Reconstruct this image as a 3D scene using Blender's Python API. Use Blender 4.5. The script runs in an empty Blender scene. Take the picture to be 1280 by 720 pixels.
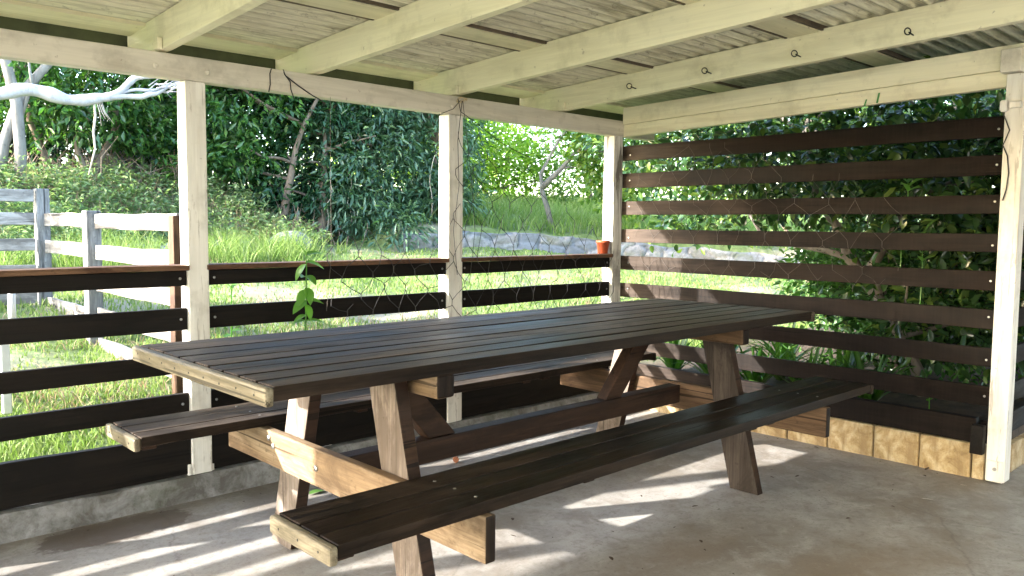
import bpy, math, random
import numpy as np
from mathutils import Vector, Matrix, noise as mnoise

random.seed(7); RNG = np.random.default_rng(11)
sc = bpy.context.scene
C = sc.collection
R = math.radians

# ------------------------------------------------------------------ mesh builder
class MB:
    def __init__(s): s.v = []; s.f = []; s.n = 0; s.big = []
    def add(s, verts, faces):
        b = s.n; s.v.extend([tuple(map(float, p)) for p in verts]); s.n += len(verts)
        s.f.extend([tuple(i + b for i in f) for f in faces]); return s
    def box(s, x0, x1, y0, y1, z0, z1):
        v = [(x0,y0,z0),(x1,y0,z0),(x1,y1,z0),(x0,y1,z0),(x0,y0,z1),(x1,y0,z1),(x1,y1,z1),(x0,y1,z1)]
        return s.add(v, [(0,3,2,1),(4,5,6,7),(0,1,5,4),(1,2,6,5),(2,3,7,6),(3,0,4,7)])
    def hexa(s, lo, hi):
        # two quads (4 corners each, same winding, counter-clockwise seen from the hi side)
        return s.add(list(lo) + list(hi), [(0,3,2,1),(4,5,6,7),(0,1,5,4),(1,2,6,5),(2,3,7,6),(3,0,4,7)])
    def bar(s, a, b, w, h, up=(0,0,1)):
        # timber from a to b, w across, h along "up"
        a = Vector(a); b = Vector(b); d = (b - a).normalized(); u = Vector(up)
        sd = d.cross(u).normalized(); u = sd.cross(d).normalized()
        def q(p): return [p - sd*w/2 - u*h/2, p + sd*w/2 - u*h/2, p + sd*w/2 + u*h/2, p - sd*w/2 + u*h/2]
        return s.hexa(q(a), q(b))
    def tube(s, pts, rad, n=8, cap=True):
        pts = [Vector(p) for p in pts]
        if not hasattr(rad, '__len__'): rad = [rad]*len(pts)
        rings = []; prev = None
        for i, p in enumerate(pts):
            d = (pts[min(i+1, len(pts)-1)] - pts[max(i-1, 0)])
            d = d.normalized() if d.length > 1e-9 else Vector((0,0,1))
            if prev is None:
                a = Vector((0,0,1)) if abs(d.z) < .9 else Vector((1,0,0))
                u = d.cross(a).normalized()
            else:
                u = (prev - d*prev.dot(d)).normalized()
            prev = u; w = d.cross(u)
            rings.append([p + (u*math.cos(2*math.pi*k/n) + w*math.sin(2*math.pi*k/n))*rad[i] for k in range(n)])
        v = [q for r in rings for q in r]; f = []
        for i in range(len(pts)-1):
            for k in range(n):
                f.append((i*n+k, i*n+(k+1)%n, (i+1)*n+(k+1)%n, (i+1)*n+k))
        if cap:
            f.append(tuple(range(n-1, -1, -1))); f.append(tuple((len(pts)-1)*n + k for k in range(n)))
        return s.add(v, f)
    def lathe(s, c, prof, n=20):
        v = []; f = []
        for r, z in prof:
            for k in range(n): v.append((c[0]+r*math.cos(2*math.pi*k/n), c[1]+r*math.sin(2*math.pi*k/n), c[2]+z))
        m = len(prof)
        for i in range(m-1):
            for k in range(n): f.append((i*n+k, i*n+(k+1)%n, (i+1)*n+(k+1)%n, (i+1)*n+k))
        return s.add(v, f)
    def disc(s, c, d, r, t, n=12):
        return s.tube([Vector(c), Vector(c)+Vector(d)*t*.6, Vector(c)+Vector(d)*t], [r, r, r*.6], n)

LOC = {}
def obj(name, mb, mat, parent=None, smooth=False, bevel=0.0, base=None):
    off = LOC.get(parent.name, Vector((0,0,0))) if parent else Vector(base or (0,0,0))
    me = bpy.data.meshes.new(name)
    if isinstance(mb, tuple):               # (verts Nx3 array, faces Mx3 array)
        V, F = mb; k = F.shape[1]
        me.vertices.add(len(V)); me.vertices.foreach_set('co', (V - np.array(off)).astype(np.float32).ravel())
        me.loops.add(F.size); me.loops.foreach_set('vertex_index', F.astype(np.int32).ravel())
        me.polygons.add(len(F)); me.polygons.foreach_set('loop_start', np.arange(0, F.size, k, dtype=np.int32))
        me.update(calc_edges=True)
    else:
        me.from_pydata([tuple(Vector(p)-off) for p in mb.v], [], mb.f); me.update()
    if smooth: me.polygons.foreach_set('use_smooth', [True]*len(me.polygons))
    me.materials.append(mat)
    o = bpy.data.objects.new(name, me); C.objects.link(o)
    if parent: o.parent = parent
    elif base: o.location = base
    LOC[o.name] = off
    if bevel:
        b = o.modifiers.new('edge', 'BEVEL'); b.width = bevel; b.segments = 2; b.limit_method = 'ANGLE'; b.angle_limit = R(40)
    return o
def shade_front(o, ny=-.8, mat='darkend'):  # faces turned to the near side get a darker material as painted shade
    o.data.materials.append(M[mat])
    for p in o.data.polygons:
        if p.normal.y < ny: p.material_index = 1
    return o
def singles(name, mb, mat, parent):
    """one object per loose piece of the builder"""
    par = list(range(mb.n))
    def find(a):
        while par[a] != a: par[a] = par[par[a]]; a = par[a]
        return a
    for f in mb.f:
        for q in f[1:]: par[find(q)] = find(f[0])
    groups = {}
    for f in mb.f: groups.setdefault(find(f[0]), []).append(f)
    for fs in groups.values():
        ids = sorted({q for f in fs for q in f}); mp = {q: i for i, q in enumerate(ids)}
        k = MB(); k.v = [mb.v[q] for q in ids]; k.f = [tuple(mp[q] for q in f) for f in fs]; obj(name, k, mat, parent)
def thing(name, loc, label, cat, group=None):
    o = bpy.data.objects.new(name, None); C.objects.link(o); o.location = loc; o.empty_display_size = .1
    LOC[o.name] = Vector(loc); tag(o, label, cat, group); return o
def tag(o, label, cat, group=None):
    o['label'] = label; o['category'] = cat
    if group: o['group'] = group
    return o
def struct(o, kind='structure'):
    o['kind'] = kind; return o

# ------------------------------------------------------------------ materials
def newmat(name):
    m = bpy.data.materials.new(name); m.use_nodes = True; nt = m.node_tree; nt.nodes.clear()
    out = nt.nodes.new('ShaderNodeOutputMaterial'); p = nt.nodes.new('ShaderNodeBsdfPrincipled')
    nt.links.new(p.outputs[0], out.inputs[0]); return m, nt, p, out
def N(nt, t, **k):
    n = nt.nodes.new(t)
    for a, b in k.items():
        if a in n.inputs: n.inputs[a].default_value = b
        else: setattr(n, a, b)
    return n
def coords(nt, scale=(1,1,1), offset_island=True):
    tc = N(nt, 'ShaderNodeTexCoord'); mp = N(nt, 'ShaderNodeMapping'); mp.inputs['Scale'].default_value = scale
    nt.links.new(tc.outputs['Object'], mp.inputs[0])
    if offset_island:
        g = N(nt, 'ShaderNodeNewGeometry'); ml = N(nt, 'ShaderNodeVectorMath', operation='SCALE'); ml.inputs[0].default_value = (7.3, 5.1, 9.7)
        nt.links.new(g.outputs['Random Per Island'], ml.inputs['Scale']); nt.links.new(ml.outputs[0], mp.inputs['Location'])
    return mp.outputs[0]
def ramp(nt, src, stops):
    r = N(nt, 'ShaderNodeValToRGB'); e = r.color_ramp.elements
    while len(e) < len(stops): e.new(.5)
    for i, (p, c) in enumerate(stops):
        e[i].position = p; e[i].color = (*c, 1) if len(c) == 3 else c
    nt.links.new(src, r.inputs[0]); return r.outputs[0]
def mix(nt, fac, a, b, mode='MIX'):
    m = N(nt, 'ShaderNodeMix', data_type='RGBA', blend_type=mode)
    for i, x in ((0, fac), (6, a), (7, b)):
        if hasattr(x, 'links'): nt.links.new(x, m.inputs[i])
        else: m.inputs[i].default_value = (*x, 1) if hasattr(x, '__len__') and len(x) == 3 else x
    return m.outputs[2]
def noise(nt, vec, scale, detail=4, rough=.55, dist=0):
    n = N(nt, 'ShaderNodeTexNoise'); n.inputs['Scale'].default_value = scale; n.inputs['Detail'].default_value = detail
    n.inputs['Roughness'].default_value = rough; n.inputs['Distortion'].default_value = dist
    nt.links.new(vec, n.inputs['Vector']); return n.outputs[0]
def bump(nt, p, h, strength, dist=.01):
    b = N(nt, 'ShaderNodeBump'); b.inputs['Strength'].default_value = strength; b.inputs['Distance'].default_value = dist
    nt.links.new(h, b.inputs['Height']); nt.links.new(b.outputs[0], p.inputs['Normal'])
G3 = lambda v: (v, v, v)

def wood(name, dark, light, worn, axis='x', rough=(.45,.7), worn_amt=.5, grain=55, spec=.5, isl=.25, saw=0.0, ends=None):
    m, nt, p, out = newmat(name)
    def ax(a, b): return {'x': (a, b, b), 'y': (b, a, b), 'z': (b, b, a)}[axis]
    g = noise(nt, coords(nt, ax(1.3, grain*.45)), 1, 7, .72, .5)          # grain streaks
    fine = noise(nt, coords(nt, ax(4, grain*2.2)), 1, 4, .65, .2)
    b = noise(nt, coords(nt, ax(1.0, 5.5)), 1.0, 6, .66, .5)              # worn areas
    lg = noise(nt, coords(nt, ax(2.4, 6)), 1, 6, .7, .8)                  # dark stains
    s = noise(nt, coords(nt), 34, 5, .7)
    col = ramp(nt, g, [(.38, dark), (.62, light)])
    w = ramp(nt, b, [(.44, G3(0)), (.60, G3(worn_amt*1.25))]); col = mix(nt, w, col, worn)
    ff = ramp(nt, fine, [(.42, G3(0)), (.62, G3(.55))]); col = mix(nt, ff, col, tuple(c*.75 for c in dark))
    lf = ramp(nt, lg, [(.38, G3(.8)), (.50, G3(0))]); col = mix(nt, lf, col, tuple(c*.75 for c in dark))
    cr = noise(nt, coords(nt, ax(.9, grain*.9)), 1, 3, .55, .25); cf = ramp(nt, cr, [(.62, G3(0)), (.65, G3(.85))]); col = mix(nt, cf, col, tuple(c*.3 for c in dark))
    sp = ramp(nt, s, [(.60, G3(0)), (.68, G3(.5))]); col = mix(nt, sp, col, tuple(c*.45 for c in dark))
    if saw:
        sw = noise(nt, coords(nt, ax(75, 3)), 1, 3, .6); sf = ramp(nt, sw, [(.44, G3(0)), (.60, G3(saw))]); col = mix(nt, sf, col, tuple(min(1, c*1.5) for c in worn))
    if ends:
        tc = N(nt, 'ShaderNodeTexCoord'); sy = N(nt, 'ShaderNodeSeparateXYZ'); nt.links.new(tc.outputs['Object'], sy.inputs[0])
        ad = N(nt, 'ShaderNodeMath', operation='MULTIPLY_ADD'); nt.links.new(b, ad.inputs[0]); ad.inputs[1].default_value = 2.2; nt.links.new(sy.outputs[1], ad.inputs[2])
        mr = N(nt, 'ShaderNodeMapRange'); nt.links.new(ad.outputs[0], mr.inputs[0]); mr.inputs['From Min'].default_value = ends[0]; mr.inputs['From Max'].default_value = ends[1]; mr.inputs['To Max'].default_value = ends[2]
        gg = mix(nt, ramp(nt, g, [(.40, G3(0)), (.62, G3(1))]), (.055,.041,.033), (.125,.098,.082)); col = mix(nt, mr.outputs[0], col, gg)
    ge = N(nt, 'ShaderNodeNewGeometry'); rv = N(nt, 'ShaderNodeMapRange'); nt.links.new(ge.outputs['Random Per Island'], rv.inputs[0])
    rv.inputs['To Min'].default_value = 1-isl; rv.inputs['To Max'].default_value = 1+isl*.8
    hs = N(nt, 'ShaderNodeHueSaturation'); nt.links.new(col, hs.inputs['Color']); nt.links.new(rv.outputs[0], hs.inputs['Value'])
    nt.links.new(hs.outputs[0], p.inputs['Base Color'])
    rr = N(nt, 'ShaderNodeMapRange'); nt.links.new(b, rr.inputs[0]); rr.inputs['From Min'].default_value = .4; rr.inputs['From Max'].default_value = .62
    rr.inputs['To Min'].default_value = rough[0]; rr.inputs['To Max'].default_value = rough[1]; nt.links.new(rr.outputs[0], p.inputs['Roughness'])
    p.inputs['Specular IOR Level'].default_value = spec
    bump(nt, p, g, .5, .004); return m

def paint(name, col, dirt, axis='x', amt=.35, rough=.55, crack=.0, mould=None):
    m, nt, p, out = newmat(name)
    st = {'x': (1.2, 14, 14), 'y': (14, 1.2, 14), 'z': (14, 14, 1.2)}[axis]
    gs = {'x': (2, 70, 70), 'y': (70, 2, 70), 'z': (70, 70, 2)}[axis]
    a = noise(nt, coords(nt, st), 1, 6, .62, .5); b = noise(nt, coords(nt), 5, 6, .65); g = noise(nt, coords(nt, gs), 1, 4, .6, .3)
    f = ramp(nt, a, [(.47, G3(0)), (.64, G3(amt*1.3))]); c = mix(nt, f, col, dirt)
    f2 = ramp(nt, b, [(.52, G3(0)), (.66, G3(amt))]); c = mix(nt, f2, c, tuple(.75*x for x in dirt))
    f3 = ramp(nt, g, [(.42, G3(.0)), (.62, G3(.35))]); c = mix(nt, f3, c, tuple(x*.82 for x in col))
    sp = noise(nt, coords(nt), 26, 3, .6); f4 = ramp(nt, sp, [(.70, G3(0)), (.73, G3(.4))]); c = mix(nt, f4, c, (.18,.14,.09))
    if crack:
        k = noise(nt, coords(nt, {'x': (3, 40, 40), 'y': (40, 3, 40), 'z': (40, 40, 3) if crack < .9 else (17, 17, 2.2)}[axis]), 1, 6, .7, .6)
        f5 = ramp(nt, k, [(.66-.13*crack, G3(0)), (.69-.12*crack, G3(crack*.9))]); c = mix(nt, f5, c, (.2,.17,.13) if crack < .9 else (.13,.115,.10))
    nt.links.new(c, p.inputs['Base Color']); p.inputs['Roughness'].default_value = rough
    bump(nt, p, g, .25, .003); return m

def simple(name, col, rough=.5, metal=0, var=.2, scale=30, bmp=.1):
    m, nt, p, out = newmat(name)
    n = noise(nt, coords(nt), scale, 5, .6)
    c = ramp(nt, n, [(.3, tuple(x*(1-var) for x in col)), (.7, tuple(min(1, x*(1+var)) for x in col))])
    nt.links.new(c, p.inputs['Base Color']); p.inputs['Roughness'].default_value = rough; p.inputs['Metallic'].default_value = metal
    if bmp: bump(nt, p, n, bmp, .004)
    return m

def leafmat(name, cols, rough=.35, trans=.35, spec=.5, tcol=None):
    m, nt, p, out = newmat(name)
    ge = N(nt, 'ShaderNodeNewGeometry')
    c = ramp(nt, ge.outputs['Random Per Island'], [(i/(len(cols)-1), k) for i, k in enumerate(cols)])
    nt.links.new(c, p.inputs['Base Color']); p.inputs['Roughness'].default_value = rough; p.inputs['Specular IOR Level'].default_value = spec
    if trans:
        t = N(nt, 'ShaderNodeBsdfTranslucent'); g = mix(nt, 1.0, c, tcol or (1.6, 1.9, .55), 'MULTIPLY'); nt.links.new(g, t.inputs[0])
        ms = N(nt, 'ShaderNodeMixShader'); ms.inputs[0].default_value = trans
        nt.links.new(p.outputs[0], ms.inputs[1]); nt.links.new(t.outputs[0], ms.inputs[2]); nt.links.new(ms.outputs[0], out.inputs[0])
    return m

M = {}
M['rafter'] = paint('rafter_paint', (.82,.785,.57), (.56,.52,.33), 'y', .4)
M['purlin'] = paint('purlin_paint', (.74,.70,.50), (.48,.44,.28), 'x', .4)
M['beam'] = paint('beam_paint', (.64,.605,.52), (.38,.35,.28), 'x', .5)
M['ybeam'] = paint('side_beam_paint', (.81,.765,.58), (.52,.47,.32), 'y', .4)
M['post'] = paint('post_paint', (.79,.775,.73), (.50,.47,.41), 'z', .5, .5, .55)
M['post_old'] = paint('flaking_post_paint', (.72,.70,.65), (.30,.28,.25), 'z', .8, .6, 1.0)
M['rail'] = wood('black_brown_stain', (.004,.003,.0025), (.011,.008,.006), (.018,.013,.010), 'x', (.55,.8), .3, 50, .2)
M['cap'] = wood('handrail_timber', (.07,.030,.016), (.16,.075,.040), (.20,.12,.07), 'x', (.5,.75), .5, 50, .3)
M['slat'] = wood('slat_timber', (.006,.0038,.003), (.016,.010,.0075), (.026,.0175,.0135), 'y', (.55,.8), .5, 45, .12, .4, .14, (1.45, 2.4, .9))
M['slatx'] = wood('slat_timber_side', (.006,.0035,.0025), (.017,.010,.0065), (.026,.016,.011), 'x', (.55,.8), .5, 45, .12, .4, .14)
M['top'] = wood('tabletop_timber', (.022,.014,.009), (.080,.055,.040), (.150,.118,.094), 'x', (.45,.65), .6, 60, .14, .35)
M['bench'] = wood('bench_timber', (.006,.0035,.002), (.026,.016,.0105), (.048,.033,.023), 'x', (.42,.65), .5, 60, .15, .3)
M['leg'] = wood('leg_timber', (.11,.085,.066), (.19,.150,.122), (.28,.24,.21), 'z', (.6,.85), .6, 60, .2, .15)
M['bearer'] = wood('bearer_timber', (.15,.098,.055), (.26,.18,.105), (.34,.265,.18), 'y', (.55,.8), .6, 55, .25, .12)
M['leg_dark'] = wood('dark_leg_timber', (.040,.031,.026), (.088,.070,.058), (.13,.108,.094), 'z', (.6,.85), .6, 60, .15, .15)  # darker copy for the near right leg, its shade put in the colour
M['bearer_dark'] = wood('brown_bearer_timber', (.06,.034,.017), (.14,.082,.044), (.18,.118,.072), 'y', (.55,.8), .6, 55, .2, .12)  # darker copy for the right frame bearers, shade put in the colour
M['darkend'] = wood('stained_end_grain', (.008,.005,.004), (.022,.014,.010), (.03,.02,.015), 'z', (.5,.75), .4, 40, .2, .1)  # dark tone for near-side faces, shade painted into the timber
M['brace'] = wood('brace_timber', (.020,.010,.006), (.050,.024,.013), (.062,.035,.021), 'x', (.55,.8), .4, 40, .25, .12)
M['endcap'] = wood('worn_end_strip', (.10,.084,.054), (.21,.18,.122), (.29,.26,.19), 'y', (.45,.65), .6, 50, .3, .1)
M['fence'] = wood('weathered_fence_wood', (.10,.09,.08), (.30,.275,.25), (.38,.355,.32), 'y', (.7,.9), .7, 18, .2, .1)
M['fencex'] = wood('weathered_fence_wood_side', (.20,.185,.17), (.45,.42,.39), (.55,.52,.48), 'x', (.7,.9), .7, 18, .2, .1)  # lightened copy for the cross rails, offsets the shade on their faces
M['fpost'] = wood('grey_lichened_post', (.11,.11,.108), (.26,.257,.25), (.38,.37,.36), 'z', (.75,.9), .6, 25, .2, .1)
M['brownpost'] = wood('brown_fence_post', (.06,.028,.016), (.15,.080,.045), (.20,.12,.07), 'z', (.6,.8), .4, 30, .3, .1)
M['metal'] = simple('galvanised', (.38,.38,.38), .4, 1, .2, 60, .05)
M['iron'] = simple('black_iron', (.02,.02,.02), .45, .6, .3, 60, .05)
M['net'] = simple('black_netting', (.012,.012,.014), .6, 0, .2, 60, 0)
M['netpale'] = simple('pale_netting', (.10,.09,.08), .6, 0, .2, 60, 0)
M['cable'] = simple('dark_cable', (.02,.018,.016), .5, 0, .2, 60, 0)
M['twine'] = simple('sisal_twine', (.55,.45,.28), .8, 0, .3, 200, 0)
M['battens'] = simple('brown_batten', (.10,.075,.05), .7, 0, .4, 12, .05)  # dark tone for the shadow gaps beside the purlins
M['gutter'] = simple('green_fascia', (.060,.075,.030), .6, 0, .35, 8, .05)
M['terracotta'] = simple('orange_plastic', (.32,.065,.024), .5, 0, .12, 30, .03)
M['soil'] = simple('potting_soil', (.05,.035,.025), .95, 0, .4, 80, .4)
M['plastic'] = simple('white_plastic', (.72,.74,.80), .35, 0, .05, 20, 0)
M['tape'] = simple('green_tape', (.05,.25,.05), .4, 0, .1, 20, 0)
M['deadleaf'] = simple('dead_leaf', (.055,.035,.022), .8, 0, .5, 60, 0)
M['paleleaf'] = simple('pale_scrap', (.5,.47,.42), .8, 0, .2, 60, 0)
M['greenleaf'] = simple('green_leaf', (.14,.30,.05), .5, 0, .2, 60, 0)
M['copper'] = simple('copper', (.42,.17,.09), .45, .5, .2, 60, 0)

def sheetmat():
    m, nt, p, out = newmat('mouldy_roof_sheet')
    a = noise(nt, coords(nt, (1.7, 30, 1)), 1, 8, .72, .08); b = noise(nt, coords(nt, (1.6, 2.6, 1)), 1, 6, .62); g = noise(nt, coords(nt, (9, 140, 1)), 1, 4, .6); sp = noise(nt, coords(nt, (14, 40, 1)), 1, 5, .7)
    c = ramp(nt, a, [(.38, (.80,.79,.64)), (.50, (.72,.71,.56)), (.58, (.42,.40,.29)), (.66, (.12,.11,.08))])
    f = ramp(nt, b, [(.36, G3(.92)), (.60, G3(0))]); c = mix(nt, f, c, (.74,.72,.56))
    f2 = ramp(nt, g, [(.4, G3(0)), (.66, G3(.45))]); c = mix(nt, f2, c, (.36,.34,.25))
    f3 = ramp(nt, sp, [(.58, G3(0)), (.68, G3(.6))]); c = mix(nt, f3, c, (.14,.125,.085))
    # a darker line along every rib
    wv = N(nt, 'ShaderNodeTexWave', bands_direction='Y'); wv.inputs['Scale'].default_value = 2*math.pi/.07/20; wv.inputs['Distortion'].default_value = .25; wv.inputs['Detail'].default_value = 3; wv.inputs['Detail Scale'].default_value = 2
    nt.links.new(coords(nt, (1,1,1), False), wv.inputs['Vector']); f4 = ramp(nt, wv.outputs['Fac'], [(.42, G3(0)), (.95, G3(.85))]); c = mix(nt, f4, c, (.22,.205,.14))
    nt.links.new(c, p.inputs['Base Color']); p.inputs['Roughness'].default_value = .6; return m
M['sheet'] = sheetmat()

def concretemat():
    m, nt, p, out = newmat('stained_concrete')
    v = coords(nt, (1,1,1), False)
    a = noise(nt, v, 1.1, 8, .62, .6); b = noise(nt, v, 5, 8, .7, .3); c_ = noise(nt, v, 60, 6, .75); d = noise(nt, v, 2.3, 7, .65, 1.2); e = noise(nt, v, 240, 2, .5)
    col = ramp(nt, a, [(.38, (.20,.175,.15)), (.5, (.29,.272,.25)), (.61, (.37,.36,.345))])
    f = ramp(nt, d, [(.52, G3(0)), (.66, G3(.6))]); col = mix(nt, f, col, (.22,.18,.14))
    f = ramp(nt, b, [(.50, G3(0)), (.66, G3(.6))]); col = mix(nt, f, col, (.45,.435,.41))
    f = ramp(nt, b, [(.34, G3(.65)), (.46, G3(0))]); col = mix(nt, f, col, (.20,.17,.14))
    f = ramp(nt, c_, [(.54, G3(0)), (.68, G3(.75))]); col = mix(nt, f, col, (.13,.115,.10))
    h1 = noise(nt, v, 14, 7, .7, .8); f = ramp(nt, h1, [(.52, G3(0)), (.66, G3(.55))]); col = mix(nt, f, col, (.17,.145,.12)); f = ramp(nt, h1, [(.30, G3(.5)), (.44, G3(0))]); col = mix(nt, f, col, (.44,.43,.41))
    f = ramp(nt, e, [(.35, G3(.35)), (.6, G3(0))]); col = mix(nt, f, col, (.24,.22,.2))
    # the dark dried puddle by the kerb and the grimy strip along it
    tc = N(nt, 'ShaderNodeTexCoord')
    def blob(cx, cy, rx, ry, soft, amp, wob=.35):
        wn = N(nt, 'ShaderNodeTexNoise'); wn.inputs['Scale'].default_value = 9; wn.inputs['Detail'].default_value = 6; wn.inputs['Roughness'].default_value = .7; nt.links.new(tc.outputs['Object'], wn.inputs['Vector'])
        wa = N(nt, 'ShaderNodeVectorMath', operation='MULTIPLY_ADD'); nt.links.new(wn.outputs['Color'], wa.inputs[0]); wa.inputs[1].default_value = (.28,.14,0); nt.links.new(tc.outputs['Object'], wa.inputs[2])
        mp = N(nt, 'ShaderNodeMapping'); mp.vector_type = 'TEXTURE'; mp.inputs['Location'].default_value = (cx+.14, cy+.07, 0); mp.inputs['Scale'].default_value = (rx, ry, 1)
        nt.links.new(wa.outputs[0], mp.inputs[0])
        ln = N(nt, 'ShaderNodeVectorMath', operation='LENGTH'); nt.links.new(mp.outputs[0], ln.inputs[0])
        w = N(nt, 'ShaderNodeMath', operation='MULTIPLY_ADD'); nt.links.new(b, w.inputs[0]); w.inputs[1].default_value = wob*2; nt.links.new(ln.outputs['Value'], w.inputs[2])
        r = ramp(nt, w.outputs[0], [(max(0,1-soft+wob-.0)/2, G3(amp)), ((1+wob+.02)/2, G3(0))])
        sc2 = r.node.inputs[0].links[0]
        h = N(nt, 'ShaderNodeMath', operation='MULTIPLY'); nt.links.new(w.outputs[0], h.inputs[0]); h.inputs[1].default_value = .5
        nt.links.new(h.outputs[0], r.node.inputs[0]); return r
    col = mix(nt, blob(1.04, 3.385, .30, .13, .08, .72, .55), col, (.085,.06,.042))
    col = mix(nt, blob(1.30, 3.30, .20, .06, .5, .35), col, (.11,.085,.06))
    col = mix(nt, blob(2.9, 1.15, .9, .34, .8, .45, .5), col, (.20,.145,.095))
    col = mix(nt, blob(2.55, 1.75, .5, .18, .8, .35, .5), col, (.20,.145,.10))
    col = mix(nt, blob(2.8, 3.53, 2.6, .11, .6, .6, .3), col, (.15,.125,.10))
    nt.links.new(col, p.inputs['Base Color'])
    r = N(nt, 'ShaderNodeMapRange'); nt.links.new(b, r.inputs[0]); r.inputs['To Min'].default_value = .45; r.inputs['To Max'].default_value = .8; nt.links.new(r.outputs[0], p.inputs['Roughness'])
    vo = N(nt, 'ShaderNodeTexVoronoi', feature='DISTANCE_TO_EDGE'); vo.inputs['Scale'].default_value = .62
    wv = N(nt, 'ShaderNodeVectorMath', operation='MULTIPLY_ADD'); nt.links.new(v, wv.inputs[2]); wv.inputs[1].default_value = (.28,.28,0); nn = noise(nt, v, 3.5, 6, .65); nt.links.new(nn, wv.inputs[0]); nt.links.new(wv.outputs[0], vo.inputs['Vector'])
    cw = ramp(nt, vo.outputs['Distance'], [(.0010, G3(.3)), (.003, G3(0))]); nt.links.new(mix(nt, cw, col, (.07,.06,.05)), p.inputs['Base Color'])
    bump(nt, p, c_, .35, .004); return m
M['concrete'] = concretemat()

def kerbmat():
    m, nt, p, out = newmat('mossy_kerb_concrete'); v = coords(nt, (1,1,1), False)
    a = noise(nt, v, 7, 8, .7, .4); b = noise(nt, v, 40, 6, .7); d = noise(nt, v, 3, 5, .6)
    c = ramp(nt, a, [(.38, (.11,.105,.10)), (.5, (.20,.20,.20)), (.64, (.30,.302,.31))])
    f = ramp(nt, b, [(.5, G3(0)), (.7, G3(.6))]); c = mix(nt, f, c, (.09,.075,.06))
    f = ramp(nt, d, [(.58, G3(0)), (.72, G3(.6))]); c = mix(nt, f, c, (.055,.07,.025))
    nt.links.new(c, p.inputs['Base Color']); p.inputs['Roughness'].default_value = .85; bump(nt, p, a, .35, .02); return m
M['kerb'] = kerbmat()

def blockmat():
    m, nt, p, out = newmat('sandstone_block'); v = coords(nt)
    a = noise(nt, v, 9, 7, .7, .5); b = noise(nt, coords(nt, (1,1,.15)), 22, 5, .6); d = noise(nt, v, 90, 4, .7)
    c = ramp(nt, a, [(.36, (.24,.155,.065)), (.5, (.44,.32,.165)), (.62, (.56,.46,.29))])
    f = ramp(nt, b, [(.48, G3(0)), (.62, G3(.7))]); c = mix(nt, f, c, (.27,.18,.085))
    f = ramp(nt, d, [(.54, G3(0)), (.64, G3(.35))]); c = mix(nt, f, c, (.22,.155,.09))
    nt.links.new(c, p.inputs['Base Color']); p.inputs['Roughness'].default_value = .9; bump(nt, p, d, .5, .006); return m
M['block'] = blockmat()

def groundmat():
    m, nt, p, out = newmat('lawn_ground'); v = coords(nt, (1,1,1), False)
    a = noise(nt, v, .45, 6, .6, .4); b = noise(nt, v, 9, 6, .7); d = noise(nt, v, 2.2, 6, .65)
    c = ramp(nt, b, [(.3, (.08,.11,.03)), (.55, (.16,.21,.06)), (.75, (.25,.28,.12))])
    f = ramp(nt, a, [(.50, G3(0)), (.64, G3(.85))]); c = mix(nt, f, c, (.30,.25,.19))
    f = ramp(nt, d, [(.6, G3(0)), (.75, G3(.6))]); c = mix(nt, f, c, (.26,.23,.13))
    # bare earth on the bank and under the trees (by height and distance)
    sx = N(nt, 'ShaderNodeSeparateXYZ'); tc = N(nt, 'ShaderNodeTexCoord'); nt.links.new(tc.outputs['Object'], sx.inputs[0])
    f = N(nt, 'ShaderNodeMapRange'); nt.links.new(sx.outputs[2], f.inputs[0]); f.inputs['From Min'].default_value = 1.45; f.inputs['From Max'].default_value = 1.75
    nl = N(nt, 'ShaderNodeMapRange'); nt.links.new(sx.outputs[0], nl.inputs[0]); nl.inputs['From Min'].default_value = 8; nl.inputs['From Max'].default_value = 7
    mu = N(nt, 'ShaderNodeMath', operation='MULTIPLY'); nt.links.new(f.outputs[0], mu.inputs[0]); nt.links.new(nl.outputs[0], mu.inputs[1])
    earth = ramp(nt, b, [(.40, (.05,.045,.025)), (.6, (.13,.115,.07))]); c = mix(nt, mu.outputs[0], c, earth)
    # garden bed soil to the right of the screen
    fx = N(nt, 'ShaderNodeMapRange'); nt.links.new(sx.outputs[0], fx.inputs[0]); fx.inputs['From Min'].default_value = 4.45; fx.inputs['From Max'].default_value = 4.55
    fy = N(nt, 'ShaderNodeMapRange'); nt.links.new(sx.outputs[1], fy.inputs[0]); fy.inputs['From Min'].default_value = 4.4; fy.inputs['From Max'].default_value = 3.7
    mu2 = N(nt, 'ShaderNodeMath', operation='MULTIPLY'); nt.links.new(fx.outputs[0], mu2.inputs[0]); nt.links.new(fy.outputs[0], mu2.inputs[1])
    c = mix(nt, mu2.outputs[0], c, ramp(nt, b, [(.3, (.025,.018,.012)), (.7, (.09,.06,.04))]))
    nt.links.new(c, p.inputs['Base Color']); p.inputs['Roughness'].default_value = .95; bump(nt, p, b, .6, .04); return m
M['ground'] = groundmat()

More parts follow.
